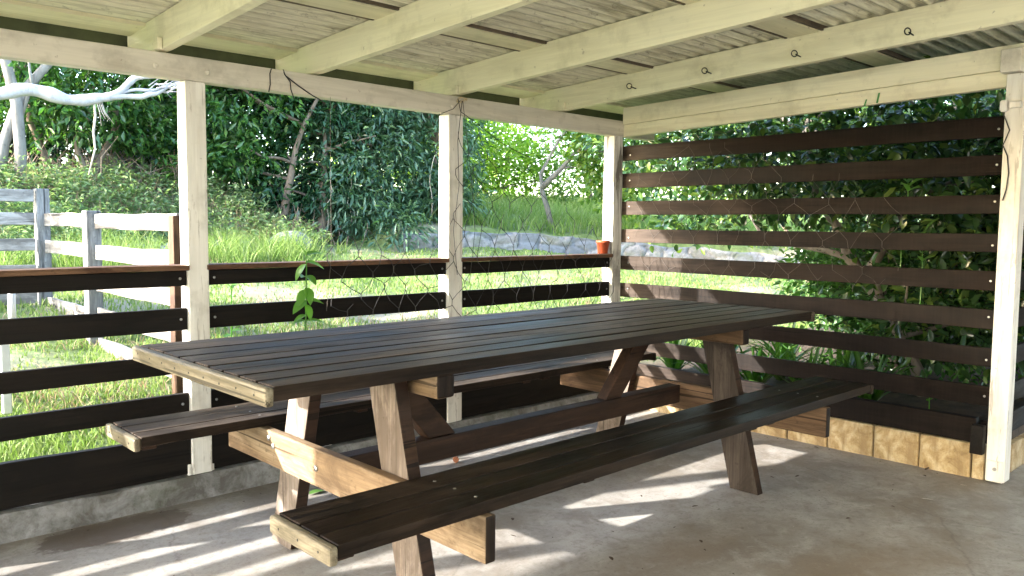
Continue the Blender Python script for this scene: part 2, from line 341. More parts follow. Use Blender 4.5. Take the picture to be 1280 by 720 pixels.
def stonemat():
    # the attribute holds which stone a point belongs to and how far it is from the joint
    m, nt, p, out = newmat('bluestone_rubble'); v = coords(nt, (1,1,1.25), False)
    at = N(nt, 'ShaderNodeAttribute', attribute_name='stone'); sx = N(nt, 'ShaderNodeSeparateColor'); nt.links.new(at.outputs['Color'], sx.inputs[0])
    c = ramp(nt, sx.outputs[0], [(0, (.15,.155,.18)), (.35, (.22,.23,.265)), (.65, (.27,.245,.245)), (1, (.33,.325,.33))])
    n = noise(nt, v, 12, 6, .7); f = ramp(nt, n, [(.45, G3(0)), (.62, G3(.6))]); c = mix(nt, f, c, (.12,.125,.13))
    j = ramp(nt, sx.outputs[1], [(.0, G3(.85)), (.22, G3(0))]); c = mix(nt, j, c, (.11,.11,.115))
    ms = noise(nt, v, 4, 5, .6); f = ramp(nt, ms, [(.52, G3(0)), (.64, G3(.5))]); c = mix(nt, f, c, (.10,.12,.05))
    nt.links.new(c, p.inputs['Base Color']); p.inputs['Roughness'].default_value = .9; bump(nt, p, n, .5, .02); return m
M['stone'] = stonemat()
M['rock'] = simple('grey_rock', (.22,.21,.21), .9, 0, .4, 9, .8)

def barkmat(name, c1, c2):
    m, nt, p, out = newmat(name); a = noise(nt, coords(nt, (9,9,2), False), 1, 7, .7, .6); b = noise(nt, coords(nt, (1,1,1), False), 22, 5, .7)
    c = ramp(nt, a, [(.3, c1), (.7, c2)]); f = ramp(nt, b, [(.55, G3(0)), (.7, G3(.5))]); c = mix(nt, f, c, tuple(.5*x for x in c1))
    nt.links.new(c, p.inputs['Base Color']); p.inputs['Roughness'].default_value = .9; bump(nt, p, a, .6, .02); return m
M['bark'] = barkmat('brown_bark', (.10,.07,.05), (.26,.20,.15))
M['barkgrey'] = barkmat('grey_bark', (.13,.115,.10), (.30,.28,.255))
M['camellia_bark'] = barkmat('mottled_bark', (.075,.060,.048), (.20,.175,.145))
M['barkwhite'] = barkmat('white_gum_bark', (.30,.30,.33), (.50,.50,.54))
M['twig'] = barkmat('dry_twig', (.16,.11,.075), (.38,.29,.21))
M['twigpale'] = barkmat('pale_dry_twig', (.36,.30,.23), (.60,.53,.44))

M['lf_dark'] = leafmat('dark_glossy_leaf', [(.012,.036,.015),(.026,.075,.030),(.045,.12,.05),(.024,.072,.040),(.07,.155,.055)], .25, .22, .7)
M['lf_mid'] = leafmat('mid_green_leaf', [(.022,.065,.018),(.05,.13,.035),(.085,.19,.045),(.035,.105,.04),(.14,.26,.07)], .27, .32, .65)
M['lf_blue'] = leafmat('grey_green_leaf', [(.032,.08,.045),(.062,.135,.075),(.115,.20,.115),(.05,.115,.06),(.16,.26,.15)], .32, .22, .6)
M['lf_lime'] = leafmat('lime_leaf', [(.14,.22,.03),(.20,.30,.05),(.27,.36,.07),(.16,.27,.05),(.36,.40,.10)], .45, .45, .3)
M['lf_yel'] = leafmat('yellow_green_leaf', [(.05,.11,.02),(.10,.18,.03),(.17,.25,.04),(.08,.15,.025),(.26,.31,.06)], .32, .40, .5)
M['lf_cam'] = leafmat('camellia_leaf', [(.012,.032,.013),(.024,.062,.022),(.05,.11,.03),(.02,.052,.021),(.034,.08,.032),(.14,.21,.045),(.02,.048,.02)], .2, .28, .8)
M['strap'] = leafmat('strap_leaf', [(.035,.10,.018),(.07,.17,.03),(.12,.23,.05)], .35, .35, .5)
M['weed'] = leafmat('weed_leaf', [(.12,.20,.07),(.18,.28,.10),(.25,.34,.14),(.27,.31,.17),(.16,.27,.13)], .6, .35, .2, (1.2,1.3,.8))
M['grass'] = leafmat('grass_blade', [(.11,.18,.04),(.165,.25,.06),(.24,.31,.10),(.145,.235,.055),(.30,.32,.16)], .6, .35, .2, (1.15,1.3,.75))
M['straw'] = leafmat('dry_grass', [(.30,.24,.14),(.40,.32,.2),(.26,.19,.12),(.34,.24,.19)], .7, .3, .2, (1.2,1.1,.9))
M['seedleaf'] = leafmat('seedling_leaf', [(.06,.16,.03),(.10,.24,.05),(.16,.32,.07)], .35, .5, .5)
M['orangeleaf'] = leafmat('autumn_leaf', [(.45,.14,.03),(.5,.25,.05)], .5, .4, .3, (1.3,1.1,.8))

# ------------------------------------------------------------------ terrain
def hsmooth(a, b, x): t = np.clip((x-a)/(b-a), 0, 1); return t*t*(3-2*t)
WALL = np.array([(7.75,10.77),(8.5,10.62),(9.56,10.36),(11.2,9.65),(12.4,8.55),(13.4,7.2),(14.2,5.5),(14.6,3.0)])
def wall_side(x, y):
    # signed distance to the garden wall polyline, positive beyond it
    best = np.full(np.shape(x), 1e9); sg = np.ones(np.shape(x))
    for (ax, ay), (bx, by) in zip(WALL[:-1], WALL[1:]):
        dx, dy = bx-ax, by-ay; L = dx*dx+dy*dy
        t = np.clip(((x-ax)*dx+(y-ay)*dy)/L, 0, 1); d = np.hypot(x-ax-t*dx, y-ay-t*dy)
        s = (dx*(y-ay)-dy*(x-ax)); u = d < best
        best = np.where(u, d, best); sg = np.where(u, np.sign(s), sg)
    return best*sg
def height(x, y):
    x = np.asarray(x, float); y = np.asarray(y, float)
    base = .12 + .105*np.clip(y-3.8, 0, 9) + .02*np.clip(y-12.8, 0, 40)
    w = wall_side(x, y); beyond = hsmooth(.02, .22, w)*hsmooth(7.3, 7.9, x)
    base = base + beyond*(.30 + .05*np.clip(w, 0, 14))
    # left bank
    toe = 10.3 + .12*(x-2.9) + .35*np.sin(x*1.7)
    b = hsmooth(0, 2.2, y-toe)*hsmooth(6.6, 5.2, x)
    base = base + b*(.55 + .05*np.clip(y-toe, 0, 12))
    # garden bed to the right of the screen
    g = hsmooth(4.42, 4.52, x)*hsmooth(4.5, 3.6, y); base = base*(1-g) + g*(.17 + .02*np.clip(x-4.5, 0, 20))
    base = base + .035*np.sin(x*2.1+y*1.3)*hsmooth(3.9, 5.5, np.maximum(y, x-.8)) + .02*np.sin(x*5.3-y*3.9)*hsmooth(4, 6, y)
    inside = ((x < 4.46) & (y < 3.61)) | ((y < 1.235) & (x < 9))
    return np.where(inside, -.06, base)
def H_(x, y): return float(height(np.array([x]), np.array([y]))[0])
def axis_pts(lo, hi, fine_lo, fine_hi, st, extra):
    a = list(np.arange(fine_lo, fine_hi, st)); k = fine_hi; s = st
    while k < hi: a.append(k); s *= 1.35; k += s
    k = fine_lo; s = st
    while k > lo: s *= 1.35; k -= s; a.append(k)
    return np.array(sorted(set(np.round(a + extra, 4))))
gx = axis_pts(-140, 140, -1, 16, .16, [4.455, 4.465]); gy = axis_pts(-140, 140, 1, 16, .16, [3.605, 3.615, 1.23, 1.24])
GX, GY = np.meshgrid(gx, gy); GZ = height(GX, GY)
nx, ny = len(gx), len(gy); idx = np.arange(nx*ny).reshape(ny, nx)
F = np.stack([idx[:-1,:-1], idx[:-1,1:], idx[1:,1:], idx[1:,:-1]], -1).reshape(-1, 4)
struct(obj('ground', (np.stack([GX, GY, GZ], -1).reshape(-1, 3), F), M['ground'], smooth=True))

# ------------------------------------------------------------------ patio floor and edges
fl = MB()
fl.add([(-4.2,-3,0),(4.405,-3,0),(4.405,3.57,0),(-4.2,3.57,0)], [(0,1,2,3)])
fl.add([(4.405,-3,0),(9,-3,0),(9,1.2,0),(4.405,1.2,0)], [(0,1,2,3)])
struct(obj('patio_floor', fl, M['concrete']))
# kerb: a lumpy low concrete upstand
kx = np.linspace(-4.2, 4.36, 150); kb = MB(); rows = []
for x in kx:
    n1 = mnoise.noise(Vector((x*3, 0, 0)))*.012; n2 = mnoise.noise(Vector((x*5, 3, 0)))*.010
    rows.append([(x, 3.525+n1, -.02), (x, 3.535+n2, .05), (x, 3.548+n1*.6, .106+n2), (x, 3.70, .112), (x, 3.70, -.02)])
kv = [p for r in rows for p in r]; kf = []
for i in range(len(rows)-1):
    for k in range(4): kf.append((i*5+k, (i+1)*5+k, (i+1)*5+k+1, i*5+k+1))
kb.add(kv, kf); struct(obj('kerb', kb, M['kerb'], smooth=False))

# ------------------------------------------------------------------ shelter
YW = 3.562                        # face of the far posts
SL = .047                         # roof slope, rising towards the viewer
def zs(y, z0): return z0 + (YW - y)*SL
shelter = thing('patio_shelter', (2.0, 3.6, 0), 'cream painted timber lean-to shelter with mouldy corrugated roof over the concrete patio', 'shelter')
def post(x0, x1, y0, y1, ztop, mat, n=9, lump=.0):
    m = MB()
    zz = [0.012 + (ztop-.012)*i/(n-1) for i in range(n)]
    v = []; f = []
    for i, z in enumerate(zz):
        d = [lump*mnoise.noise(Vector((x0*3+k*5, z*2.5, k))) for k in range(4)]
        v += [(x0+d[0], y0+d[1], z), (x1+d[2], y0+d[1], z), (x1+d[2], y1+d[3], z), (x0+d[0], y1+d[3], z)]
    for i in range(n-1):
        for k in range(4): f.append((i*4+k, i*4+(k+1)%4, (i+1)*4+(k+1)%4, (i+1)*4+k))
    f += [(3,2,1,0), tuple((n-1)*4+k for k in range(4))]
    m.add(v, f); return obj('post', m, mat, shelter, bevel=.004)
POSTS = [(-1.515,-1.42), (-.05,.04), (1.424,1.515), (2.885,2.987), (4.315,4.41)]
posts = []
for i, (a, b) in enumerate(POSTS):
    posts.append(post(a, b, YW, YW+.092, 1.842, M['post_old'] if i == 4 else M['post'], 12, .004 if i == 4 else .0015))
p4 = post(4.372, 4.462, 1.155, 1.238, 1.962, M['post'], 9, .001)
p4['label'] = 'near white corner post standing at the end of the slatted screen'
posts[4]['label'] = 'flaking grey white corner post where railing meets slatted screen'
# packing blocks and bolts at post feet
m = MB(); m.box(1.405,1.4225,YW+.002,YW+.085,.0,.155); obj('packing_block', m, M['post'], posts[2], bevel=.003)
m = MB(); m.box(1.5165,1.528,YW+.01,YW+.085,.005,.14); obj('packing_block', m, M['post'], posts[2], bevel=.003)
m = MB(); m.box(4.363,4.3705,1.160,1.232,.012,.115); obj('packing_block', m, M['post'], p4, bevel=.002)
m = MB(); m.disc((4.3625,1.195,.075), (-1,0,0), .009, .006); obj('bolt', m, M['metal'], p4)
# front beam (slightly uneven) and the bolts through it
bm = MB(); xs = np.linspace(-4.3, 4.75, 40); v = []; f = []
for x in xs:
    n = mnoise.noise(Vector((x*.8, 1, 2)))*.004; y1 = YW+.062
    v += [(x, YW-.008+n, 1.8425+n*.5), (x, y1, 1.8425+n*.5), (x, y1, 1.945+n*.5), (x, YW-.008+n, 1.945+n*.5)]
for i in range(len(xs)-1):
    for k in range(4): f.append((i*4+k, i*4+(k+1)%4, (i+1)*4+(k+1)%4, (i+1)*4+k))
f += [(0,3,2,1), tuple((len(xs)-1)*4+k for k in (0,1,2,3))]
# the stretch beyond the side beam sits behind it
bm.add(v, f); beam = obj('beam', bm, M['beam'], shelter, bevel=.005)
m = MB()
for x in (1.30, 1.52, 2.90, 4.36): m.disc((x, YW-.008, 1.885), (0,-1,0), .011, .008)
singles('bolt', m, M['beam'], beam)
# side beam (two boards) running towards the viewer
for (z0, z1, x0, x1, yend) in ((1.838, 1.917, 4.400, 4.445, 1.240), (1.9185, 2.030, 4.388, 4.433, -1.3)):
    m = MB(); ya = YW-.010; n = 20; v = []; f = []
    for i in range(n+1):
        y = ya + (yend-ya)*i/n; d = mnoise.noise(Vector((y, z0*3, 0)))*.003; s = (YW-y)*.030
        v += [(x0+d, y, z0+s), (x1+d, y, z0+s), (x1+d, y, z1+s), (x0+d, y, z1+s)]
    for i in range(n):
        for k in range(4): f.append((i*4+k, (i+1)*4+k, (i+1)*4+(k+1)%4, i*4+(k+1)%4))
    f += [(0,1,2,3), tuple(n*4+k for k in (3,2,1,0))]
    m.add(v, f); obj('side_beam', m, M['ybeam'], shelter, bevel=.003)
# beam on the near right post, running away to the right
m = MB(); m.box(4.335, 8.5, 1.172, 1.258, 1.966, 2.074); pb = obj('side_beam', m, M['beam'], shelter, bevel=.005)
# rafters
RX = [-3.2,-2.35,-1.4,-.5,.45] + [1.314, 2.036, 2.914, 3.773]
rafters = []
for i, x in enumerate(RX):
    m = MB(); n = 26; ya, yb = 3.93, -1.3; v = []; f = []; ph = i*7.7
    for k in range(n+1):
        y = ya + (yb-ya)*k/n; d = mnoise.noise(Vector((y*.7, ph, 0)))*.005; e = mnoise.noise(Vector((y*.6, ph, 9)))*.003
        zb = zs(y, 1.949)+e
        if y > YW-.02: zb = 1.953
        zt = zs(y, 2.094)
        v += [(x+d, y, zb), (x+.045+d, y, zb), (x+.045+d, y, zt), (x+d, y, zt)]
    for k in range(n):
        for q in range(4): f.append((k*4+q, (k+1)*4+q, (k+1)*4+(q+1)%4, k*4+(q+1)%4))
    f += [(0,1,2,3), tuple(n*4+q for q in (3,2,1,0))]
    m.add(v, f); rafters.append(obj('rafter', m, M['rafter'], shelter, bevel=.003))
# short cleats nailed where rafters meet the beam
for i, dx in ((5, .10), (7, .105), (8, .16)):
    m = MB(); x = RX[i]; m.box(x-.022, x-.002, YW-.055, YW-.012, 1.9475, 1.995); obj('cleat', m, M['rafter'], rafters[i], bevel=.002)
# eye hooks in the fourth rafter
for y, z in ((2.962,2.023),(2.464,2.045),(1.963,2.061),(1.441,2.08)):
    m = MB(); x = 3.773
    m.tube([(x+.006,y,z-.004),(x-.020,y,z-.002),(x-.046,y+.002,z+.002)], .0032, 6)
    m.tube([(x-.058+.013*math.cos(t), y+.003-.008*math.cos(t), z+.004+.0145*math.sin(t)) for t in np.linspace(0, 2*math.pi, 19)], .0030, 6)
    obj('eye_hook', m, M['iron'], rafters[8], smooth=True)
# purlins: flat boards between sheets and rafters
for y in (2.94, 1.95, .95, -.05, -1.05):
    m = MB(); z = zs(y, 2.094); zz = [(y-.075, zs(y-.075,2.086)), (y+.075, zs(y+.075,2.086))]
    (ya, za), (yb, zb) = zz
    xe = 5.06 if y > 1.4 else 8.4; m.hexa([(-4.3,ya,za-.004),(xe,ya,za-.004),(xe,yb,zb-.004),(-4.3,yb,zb-.004)], [(-4.3,ya,za+.026),(xe,ya,za+.026),(xe,yb,zb+.026),(-4.3,yb,zb+.026)])
    obj('purlin', m, M['purlin'], shelter, bevel=.002)
    for s in (-1, 1):       # dark strips standing in for the shadow gaps beside each board
        m = MB(); yc = y + s*.092; zc = zs(yc, 2.094)
        m.box(-4.3, xe, yc-.006, yc+.006, zc-.010, zc+.02); obj('batten', m, M['battens'], shelter)
m = MB(); m.hexa([(-4.3,3.70,2.072),(5.06,3.70,2.072),(5.06,3.90,2.062),(-4.3,3.90,2.062)], [(-4.3,3.70,2.096),(5.06,3.70,2.096),(5.06,3.90,2.086),(-4.3,3.90,2.086)])
obj('purlin', m, M['purlin'], shelter)
# corrugated sheets (ribs run along the building)
ys = np.arange(-1.35, 3.97, .00875); V = []; xs = np.concatenate([np.linspace(-4.4, 5.12, 10), [6.5, 8.5]]); nxs = len(xs)
top = []
for y in ys:
    z = zs(y, 2.107) + .013*math.sin(2*math.pi*y/.07)
    for x in xs: top.append((x, y, z + (.0015*math.sin(x*2.1+y*3))))
top = np.array(top); q = np.arange(len(top)).reshape(len(ys), nxs)
keep = np.stack([q[:-1,:-1], q[1:,:-1], q[1:,1:], q[:-1,1:]], -1).reshape(-1, 4)
# cut the roof to an L: beyond x = 4.9 only y < 1.4
cent = top[keep].mean(1); keep = keep[(cent[:,0] < 5.15) | (cent[:,1] < 1.45)]
so = obj('roof_sheet', (top, keep), M['sheet'], shelter, smooth=True)
sm = so.modifiers.new('gauge', 'SOLIDIFY'); sm.thickness = .002; sm.offset = 1
# green fascia board outside the rafter ends
m = MB(); m.box(-4.4, 5.12, 3.955, 3.985, 1.93, 2.075); obj('fascia', m, M['gutter'], shelter)
m = MB(); m.box(-4.4, 5.12, 3.987, 4.06, 2.00, 2.07); obj('gutter', m, M['gutter'], shelter)

# wiring on the near post
wire = tag(obj('cable', MB().tube([(4.357,1.246,1.80),(4.350,1.236,1.775),(4.360,1.225,1.74),(4.3675,1.212,1.70),(4.367,1.225,1.66),(4.366,1.236,1.63),(4.366,1.215,1.58),(4.365,1.205,1.50),(4.366,1.212,1.42),(4.367,1.225,1.37)], .003, 6), M['cable'], smooth=True),
    'thin dark cable trailing down the near white corner post from its clip', 'cable')
m = MB(); m.box(4.335,4.371,1.222,1.250,1.79,1.835); m.box(4.345,4.371,1.165,1.215,1.80,1.83); m.tube([(4.352,1.236,1.84),(4.352,1.236,1.785)], .014, 10)
obj('bracket', m, M['post'], p4, bevel=.003)

# ------------------------------------------------------------------ railings between posts
def board(m, x0, x1, y0, y1, z0, z1, seed, axis='x', wob=.004):
    n = 14; v = []; f = []
    for i in range(n+1):
        t = i/n; d = wob*mnoise.noise(Vector((t*3, seed, 0))); e = wob*.7*mnoise.noise(Vector((t*4, seed, 5)))
        if axis == 'x':
            x = x0+(x1-x0)*t; v += [(x,y0+e,z0+d),(x,y1+e,z0+d),(x,y1+e,z1+d),(x,y0+e,z1+d)]
        else:
            y = y0+(y1-y0)*t; v += [(x0+e,y,z0+d),(x1+e,y,z0+d),(x1+e,y,z1+d),(x0+e,y,z1+d)]
    for i in range(n):
        for k in range(4):
            a, b, c, d2 = i*4+k, i*4+(k+1)%4, (i+1)*4+(k+1)%4, (i+1)*4+k
            f.append((a, b, c, d2) if axis != 'x' else (a, d2, c, b)[::-1] if False else (a, b, c, d2))
    f += [(3,2,1,0), tuple(n*4+k for k in range(4))]
    m.add(v, f); return m
def fixn(o):
    me = o.data; import bmesh; b = bmesh.new(); b.from_mesh(me); bmesh.ops.recalc_face_normals(b, faces=b.faces); b.to_mesh(me); b.free(); return o
bays = [(0, 'black brown rail bay at far left with worn orange handrail beside the fence'), (1, None), (2, None), (3, None)]
labels = ['', 'black rail bay at far left with orange worn handrail, before the white fence', 'black rail bay behind the left half of the table, tall seedling in front', 'rail bay between the middle post and flaking corner post, carrying the orange pot']
for i in range(1, 4):
    x0 = POSTS[i][1]+.001; x1 = POSTS[i+1][0]-.001
    t = thing('railing', ((x0+x1)/2, 3.6, 0), labels[i], 'railing', 'railing bays of the far side')
    for k, (z0, z1) in enumerate(((.952,1.019),(.757,.855),(.566,.650),(.383,.475))):
        m = MB(); board(m, x0, x1, 3.582, 3.607, z0, z1, i*10+k)
        o = fixn(obj('rail', m, M['rail'], t, bevel=.003))
        m = MB()
        for xx in (x0+.03, x1-.03): m.disc((xx, 3.581, z0+.5*(z1-z0)), (0,-1,0), .006, .004, 8)
        singles('screw', m, M['metal'], o)
    m = MB(); board(m, x0, x1, 3.572, 3.607, .112, .294, i*10+7, wob=.006); o = fixn(obj('kick_board', m, M['rail'], t, bevel=.004))
    m = MB(); board(m, x0-.01+.02*(i==3)*0, x1+(.03 if i == 1 else .0)+.0, 3.545 if i == 1 else 3.552, 3.66, 1.0215, 1.045, i*10+8, wob=.003)
    # keep the cap clear of the posts by stopping it at their faces
    fixn(obj('handrail', m, M['cap'], t, bevel=.004)) if i != 1 else None
    if i == 1:
        m = MB(); board(m, x0, x1, 3.545, 3.66, 1.0215, 1.045, 18, wob=.003); fixn(obj('handrail', m, M['cap'], t, bevel=.004))
# one more bay out of frame to the left shades the floor
x0, x1 = POSTS[0][1]+.001, POSTS[1][0]-.001
t = thing('railing', ((x0+x1)/2, 3.6, 0), 'rail bay beyond the left edge of the picture, nearest the house', 'railing', 'railing bays of the far side')
for k, (z0, z1) in enumerate(((.952,1.019),(.757,.855),(.566,.650),(.383,.475),(.112,.294))):
    m = MB(); board(m, x0, x1, 3.582, 3.607, z0, z1, 70+k); fixn(obj('rail', m, M['rail'], t, bevel=.003))
m = MB(); board(m, x0, x1, 3.545, 3.66, 1.0215, 1.045, 78, wob=.003); fixn(obj('handrail', m, M['cap'], t, bevel=.004))

# ------------------------------------------------------------------ slatted screen
SZ = [(1.676,1.775),(1.494,1.592),(1.309,1.401),(1.122,1.212),(.935,1.030),(.746,.842),(.560,.653),(.366,.463)]
scr = thing('slatted_screen', (4.425, 2.4, 0), 'tall screen of dark brown horizontal slats on the right, between the two corner posts', 'screen')
for k, (z0, z1) in enumerate(SZ):
    m = MB(); board(m, 4.413, 4.433, 1.240, 3.700, z0, z1, 200+k, 'y', .005)
    o = fixn(obj('slat', m, M['slat'], scr, bevel=.003))
    m = MB()
    for yy in (1.27, 3.5): m.disc((4.412, yy, (z0+z1)/2+.012*((k*7)%3-1)), (-1,0,0), .006, .004, 8)
    singles('screw', m, M['metal'], o)
m = MB(); board(m, 4.408, 4.452, 1.300, 3.700, .176, .299, 230, 'y', .004); fixn(obj('base_board', m, M['slat'], scr, bevel=.004))
scr2 = thing('slatted_screen', (5.6, 1.24, 0), 'short run of slats seen past the near right post, turning away to the right', 'screen')
for k, (z0, z1) in enumerate(SZ[2:]):
    m = MB(); board(m, 4.465, 7.6, 1.222, 1.242, z0-.01, z1-.01, 260+k, 'x', .005); fixn(obj('slat', m, M['slatx'], scr2, bevel=.003))
m = MB(); board(m, 4.322, 4.3695, 1.2415, 1.298, .140, .282, 280, 'x', .0); fixn(obj('sleeper_end', m, M['rail'], scr2, bevel=.004))
m = MB(); board(m, 4.465, 7.6, 1.245, 1.295, .145, .282, 281, 'x', .003); fixn(obj('base_board', m, M['slatx'], scr2, bevel=.004))
# sandstone block edging: every block an object
y = 3.545; k = 0
random.seed(3)
while y > 1.26:
    L = random.uniform(.235, .275); yb = max(1.25, y-L)
    if yb-1.25 < .05: yb = 1.25
    m = MB(); d = random.uniform(-.004,.004); m.box(4.398+d, 4.455+d, yb+.003, y-.003, -.02, .172+random.uniform(-.004,.002))
    lab = 'sandstone edging block under the slatted screen'
    o = tag(obj('edging_block', m, M['block'], base=(4.42, (y+yb)/2, 0), bevel=.010), lab, 'block', 'sandstone edging blocks')
    y = yb; k += 1
    if yb <= 1.25: break
x = 4.47
while x < 6.6:
    L = random.uniform(.16,.22); m = MB(); m.box(x+.003, x+L-.003, 1.206, 1.262, -.02, .138)
    tag(obj('edging_block', m, M['block'], base=(x+L/2, 1.23, 0), bevel=.006), 'sandstone edging block beyond the near right post', 'block', 'sandstone edging blocks past the post'); x += L

def front_dark(o):  # near edges of the planks take the dark bench wood as painted shade
    fixn(o); return shade_front(o, -.8, 'bench' )
# ------------------------------------------------------------------ picnic table
CX, CY = 2.427, 2.383
tb = thing('picnic_table', (CX, CY, 0), 'long dark weathered timber picnic table with two attached bench seats', 'picnic table')
ZT, TT = .814, .040
edges = [1.906,2.007,2.112,2.216,2.311,2.415,2.531,2.660,2.792,2.871]
def planks(es, x0, x1, zt, th, gap, seed):
    m = MB()
    for k, (a, b) in enumerate(zip(es[:-1], es[1:])):
        g0 = gap/2; g1 = gap/2
        dz = .003*mnoise.noise(Vector((k*3.3, seed, 0)))
        board(m, x0, x1, a+g0, b-g1, zt-th+dz, zt+dz, seed+k, 'x', .003)
    return m
x0, x1 = CX-1.479, CX+1.479
front_dark(obj('tabletop', planks(edges, x0+.028, x1-.028, ZT, TT, .011, 400), M['top'], tb, bevel=.0022))
for s, xe in ((0, x0), (1, x1-.026)):
    m = MB(); m.box(xe, xe+.026, edges[0]-.002, edges[-1]+.002, ZT-.052, ZT-.001)
    o = obj('end_strip', m, M['endcap'] if s == 0 else M['top'], tb, bevel=.008)
    o['label'] = 'pale worn end strip' if s == 0 else 'dark end strip'
    m = MB()
    for yy in np.linspace(edges[0]+.06, edges[-1]-.06, 9): m.disc((xe-.0003 if s == 0 else xe+.0263, yy, ZT-.026+random.uniform(-.006,.006)), (-1 if s == 0 else 1,0,0), .0035, .001, 8)
    singles('nail', m, M['iron'], o)
def bench(es, lab):
    a = front_dark(obj('bench_seat', planks(es, x0+.026, x1-.026, .490, .036, .007, 430 if lab else 450), M['bench'] if lab else M['top'], tb, bevel=.0025))
    a['label'] = 'darker near bench seat' if lab else 'greyer far bench seat'
    for s, xe in ((0, x0), (1, x1-.024)):
        m = MB(); m.box(xe, xe+.024, es[0]-.002, es[-1]+.002, .490-.048, .489); o = obj('end_strip', m, M['endcap'] if s == 0 else M['bench'], a, bevel=.008)
        if s == 0:
            m = MB()
            for yy in np.linspace(es[0]+.05, es[-1]-.05, 3): m.disc((xe-.0003, yy, .466), (-1,0,0), .0035, .001, 8)
            singles('nail', m, M['iron'], a)
    for xx in (x0+.08, CX-.52, CX+.46, CX+.60):
        m = MB(); m.bar((xx-.015, es[0]+.035, .443), (xx-.015, es[-1]-.035, .443), .05, .018); obj('cleat', m, M['brace'], a, bevel=.004)
    m = MB()
    for xx in (1.43, 3.42): 
        for yy in (es[0]+.045, es[1]+.045, es[2]+.045): m.disc((xx, yy, .4905), (0,0,1), .005, .002, 8)
    singles('screw', m, M['metal'], a)
bench([1.600,1.691,1.781,1.893], True)
bench([2.874,2.957,3.077,3.176], False)
# frames
for side in (0, 1):
    if side == 0: xb, xl, xc = (1.417,1.456), (1.457,1.507), (1.530,1.602)
    else:         xb, xl, xc = (3.398,3.437), (3.352,3.397), (3.292,3.350)
    zb0, zb1 = .318, .451
    m = MB(); m.box(xb[0], xb[1], CY-.794, CY+.794, zb0, zb1); be = shade_front(obj('bench_bearer', m, M['bearer' if side == 0 else 'bearer_dark'], tb, bevel=.006))
    m = MB(); sx = -1 if side == 0 else 1
    for yy, zz in ((CY+.40,.40),(CY+.435,.425),(CY-.28,.385),(CY+.09,.385),(CY-.42,.41)): m.disc((xb[0] if side == 0 else xb[1], yy, zz), (sx,0,0), .011, .008, 10)
    if side == 1:
        m.disc((xl[0]-.0, CY-.36, .39), (-1,0,0), .010, .008, 10); m.disc((xl[0], CY+.36, .39), (-1,0,0), .010, .008, 10)
    singles('bolt', m, M['metal'], be)
    m = MB(); m.box(xc[0], xc[1], CY-.440, CY+.440, ZT-TT-.080, ZT-TT-.002); shade_front(obj('top_bearer', m, M['bearer' if side == 0 else 'bearer_dark'], tb, bevel=.010))
    for s in (-1, 1):
        m = MB(); w = .074
        ft, tp = CY + s*.432, CY + s*.236
        lo = [(xl[0],ft-w,0),(xl[1],ft-w,0),(xl[1],ft+w,0),(xl[0],ft+w,0)]
        zt = ZT-TT-.004
        hi = [(xl[0],tp-w,zt),(xl[1],tp-w,zt),(xl[1],tp+w,zt),(xl[0],tp+w,zt)]
        m.hexa(lo, hi); shade_front(obj('leg', m, M['leg' if side == 0 or s > 0 else 'leg_dark'], tb, bevel=.004), -.7, 'brace')
m = MB(); m.box(1.458, 3.396, CY-.035, CY+.035, .352, .441); obj('stretcher', m, M['brace'], tb, bevel=.005)
m = MB(); m.hexa([(1.815,CY-.030,.443),(1.945,CY-.030,.443),(1.945,CY+.030,.443),(1.815,CY+.030,.443)], [(1.605,CY-.030,.690),(1.720,CY-.030,.690),(1.720,CY+.030,.690),(1.605,CY+.030,.690)])
m.box(1.603,1.725,CY-.031,CY+.031,.690,.770); obj('brace', m, M['brace'], tb, bevel=.004)
m = MB(); m.hexa([(2.825,CY-.030,.443),(2.935,CY-.030,.443),(2.935,CY+.030,.443),(2.825,CY+.030,.443)], [(3.110,CY-.030,.770),(3.235,CY-.030,.770),(3.235,CY+.030,.770),(3.110,CY+.030,.770)])
obj('brace', m, M['brace'], tb, bevel=.004)

# ------------------------------------------------------------------ paddock fence
FX = 1.84
fen = thing('paddock_fence', (FX, 6.2, H_(FX,6.2)), 'sun bleached white timber post and rail fence running away over the lawn', 'fence')
for k, z in enumerate((1.232, 1.012, .785, .565, .345)):
    for j, (ya, yb) in enumerate(((4.78, 6.28), (6.41, 7.60))):
        dz = .012*j - .03*(k > 1)*j
        m = MB(); board(m, FX+.005, FX+.03, ya, yb, z-.052+dz, z+.052+dz, 500+k*3+j, 'y', .012); fixn(obj('rail', m, M['fence'], fen, bevel=.004))
for (y, zt, z0) in ((6.345, 1.31, .18), (7.66, 1.50, .25)):
    m = MB(); m.box(FX-.045, FX+.055, y-.055, y+.055, z0-.1, zt); obj('post', m, M['fpost'], fen, bevel=.008)
m = MB(); m.box(FX-.045, FX+.045, 4.70, 4.778, .05, 1.27); m.box(FX+.047, FX+.09, 4.69, 4.77, .05, 1.12); o = obj('post', m, M['brownpost'], fen, bevel=.005); o['label'] = 'brown end post'
for k, z in enumerate((1.44, 1.25, 1.04, .82, .60)):
    m = MB(); board(m, -3, FX-.058, 7.62, 7.645, z-.05, z+.05, 560+k, 'x', .012); fixn(obj('rail', m, M['fencex'], fen, bevel=.004))
for x in (.1, -1.7):
    m = MB(); m.box(x-.055, x+.055, 7.647, 7.76, .2, 1.5); obj('post', m, M['fpost'], fen, bevel=.008)

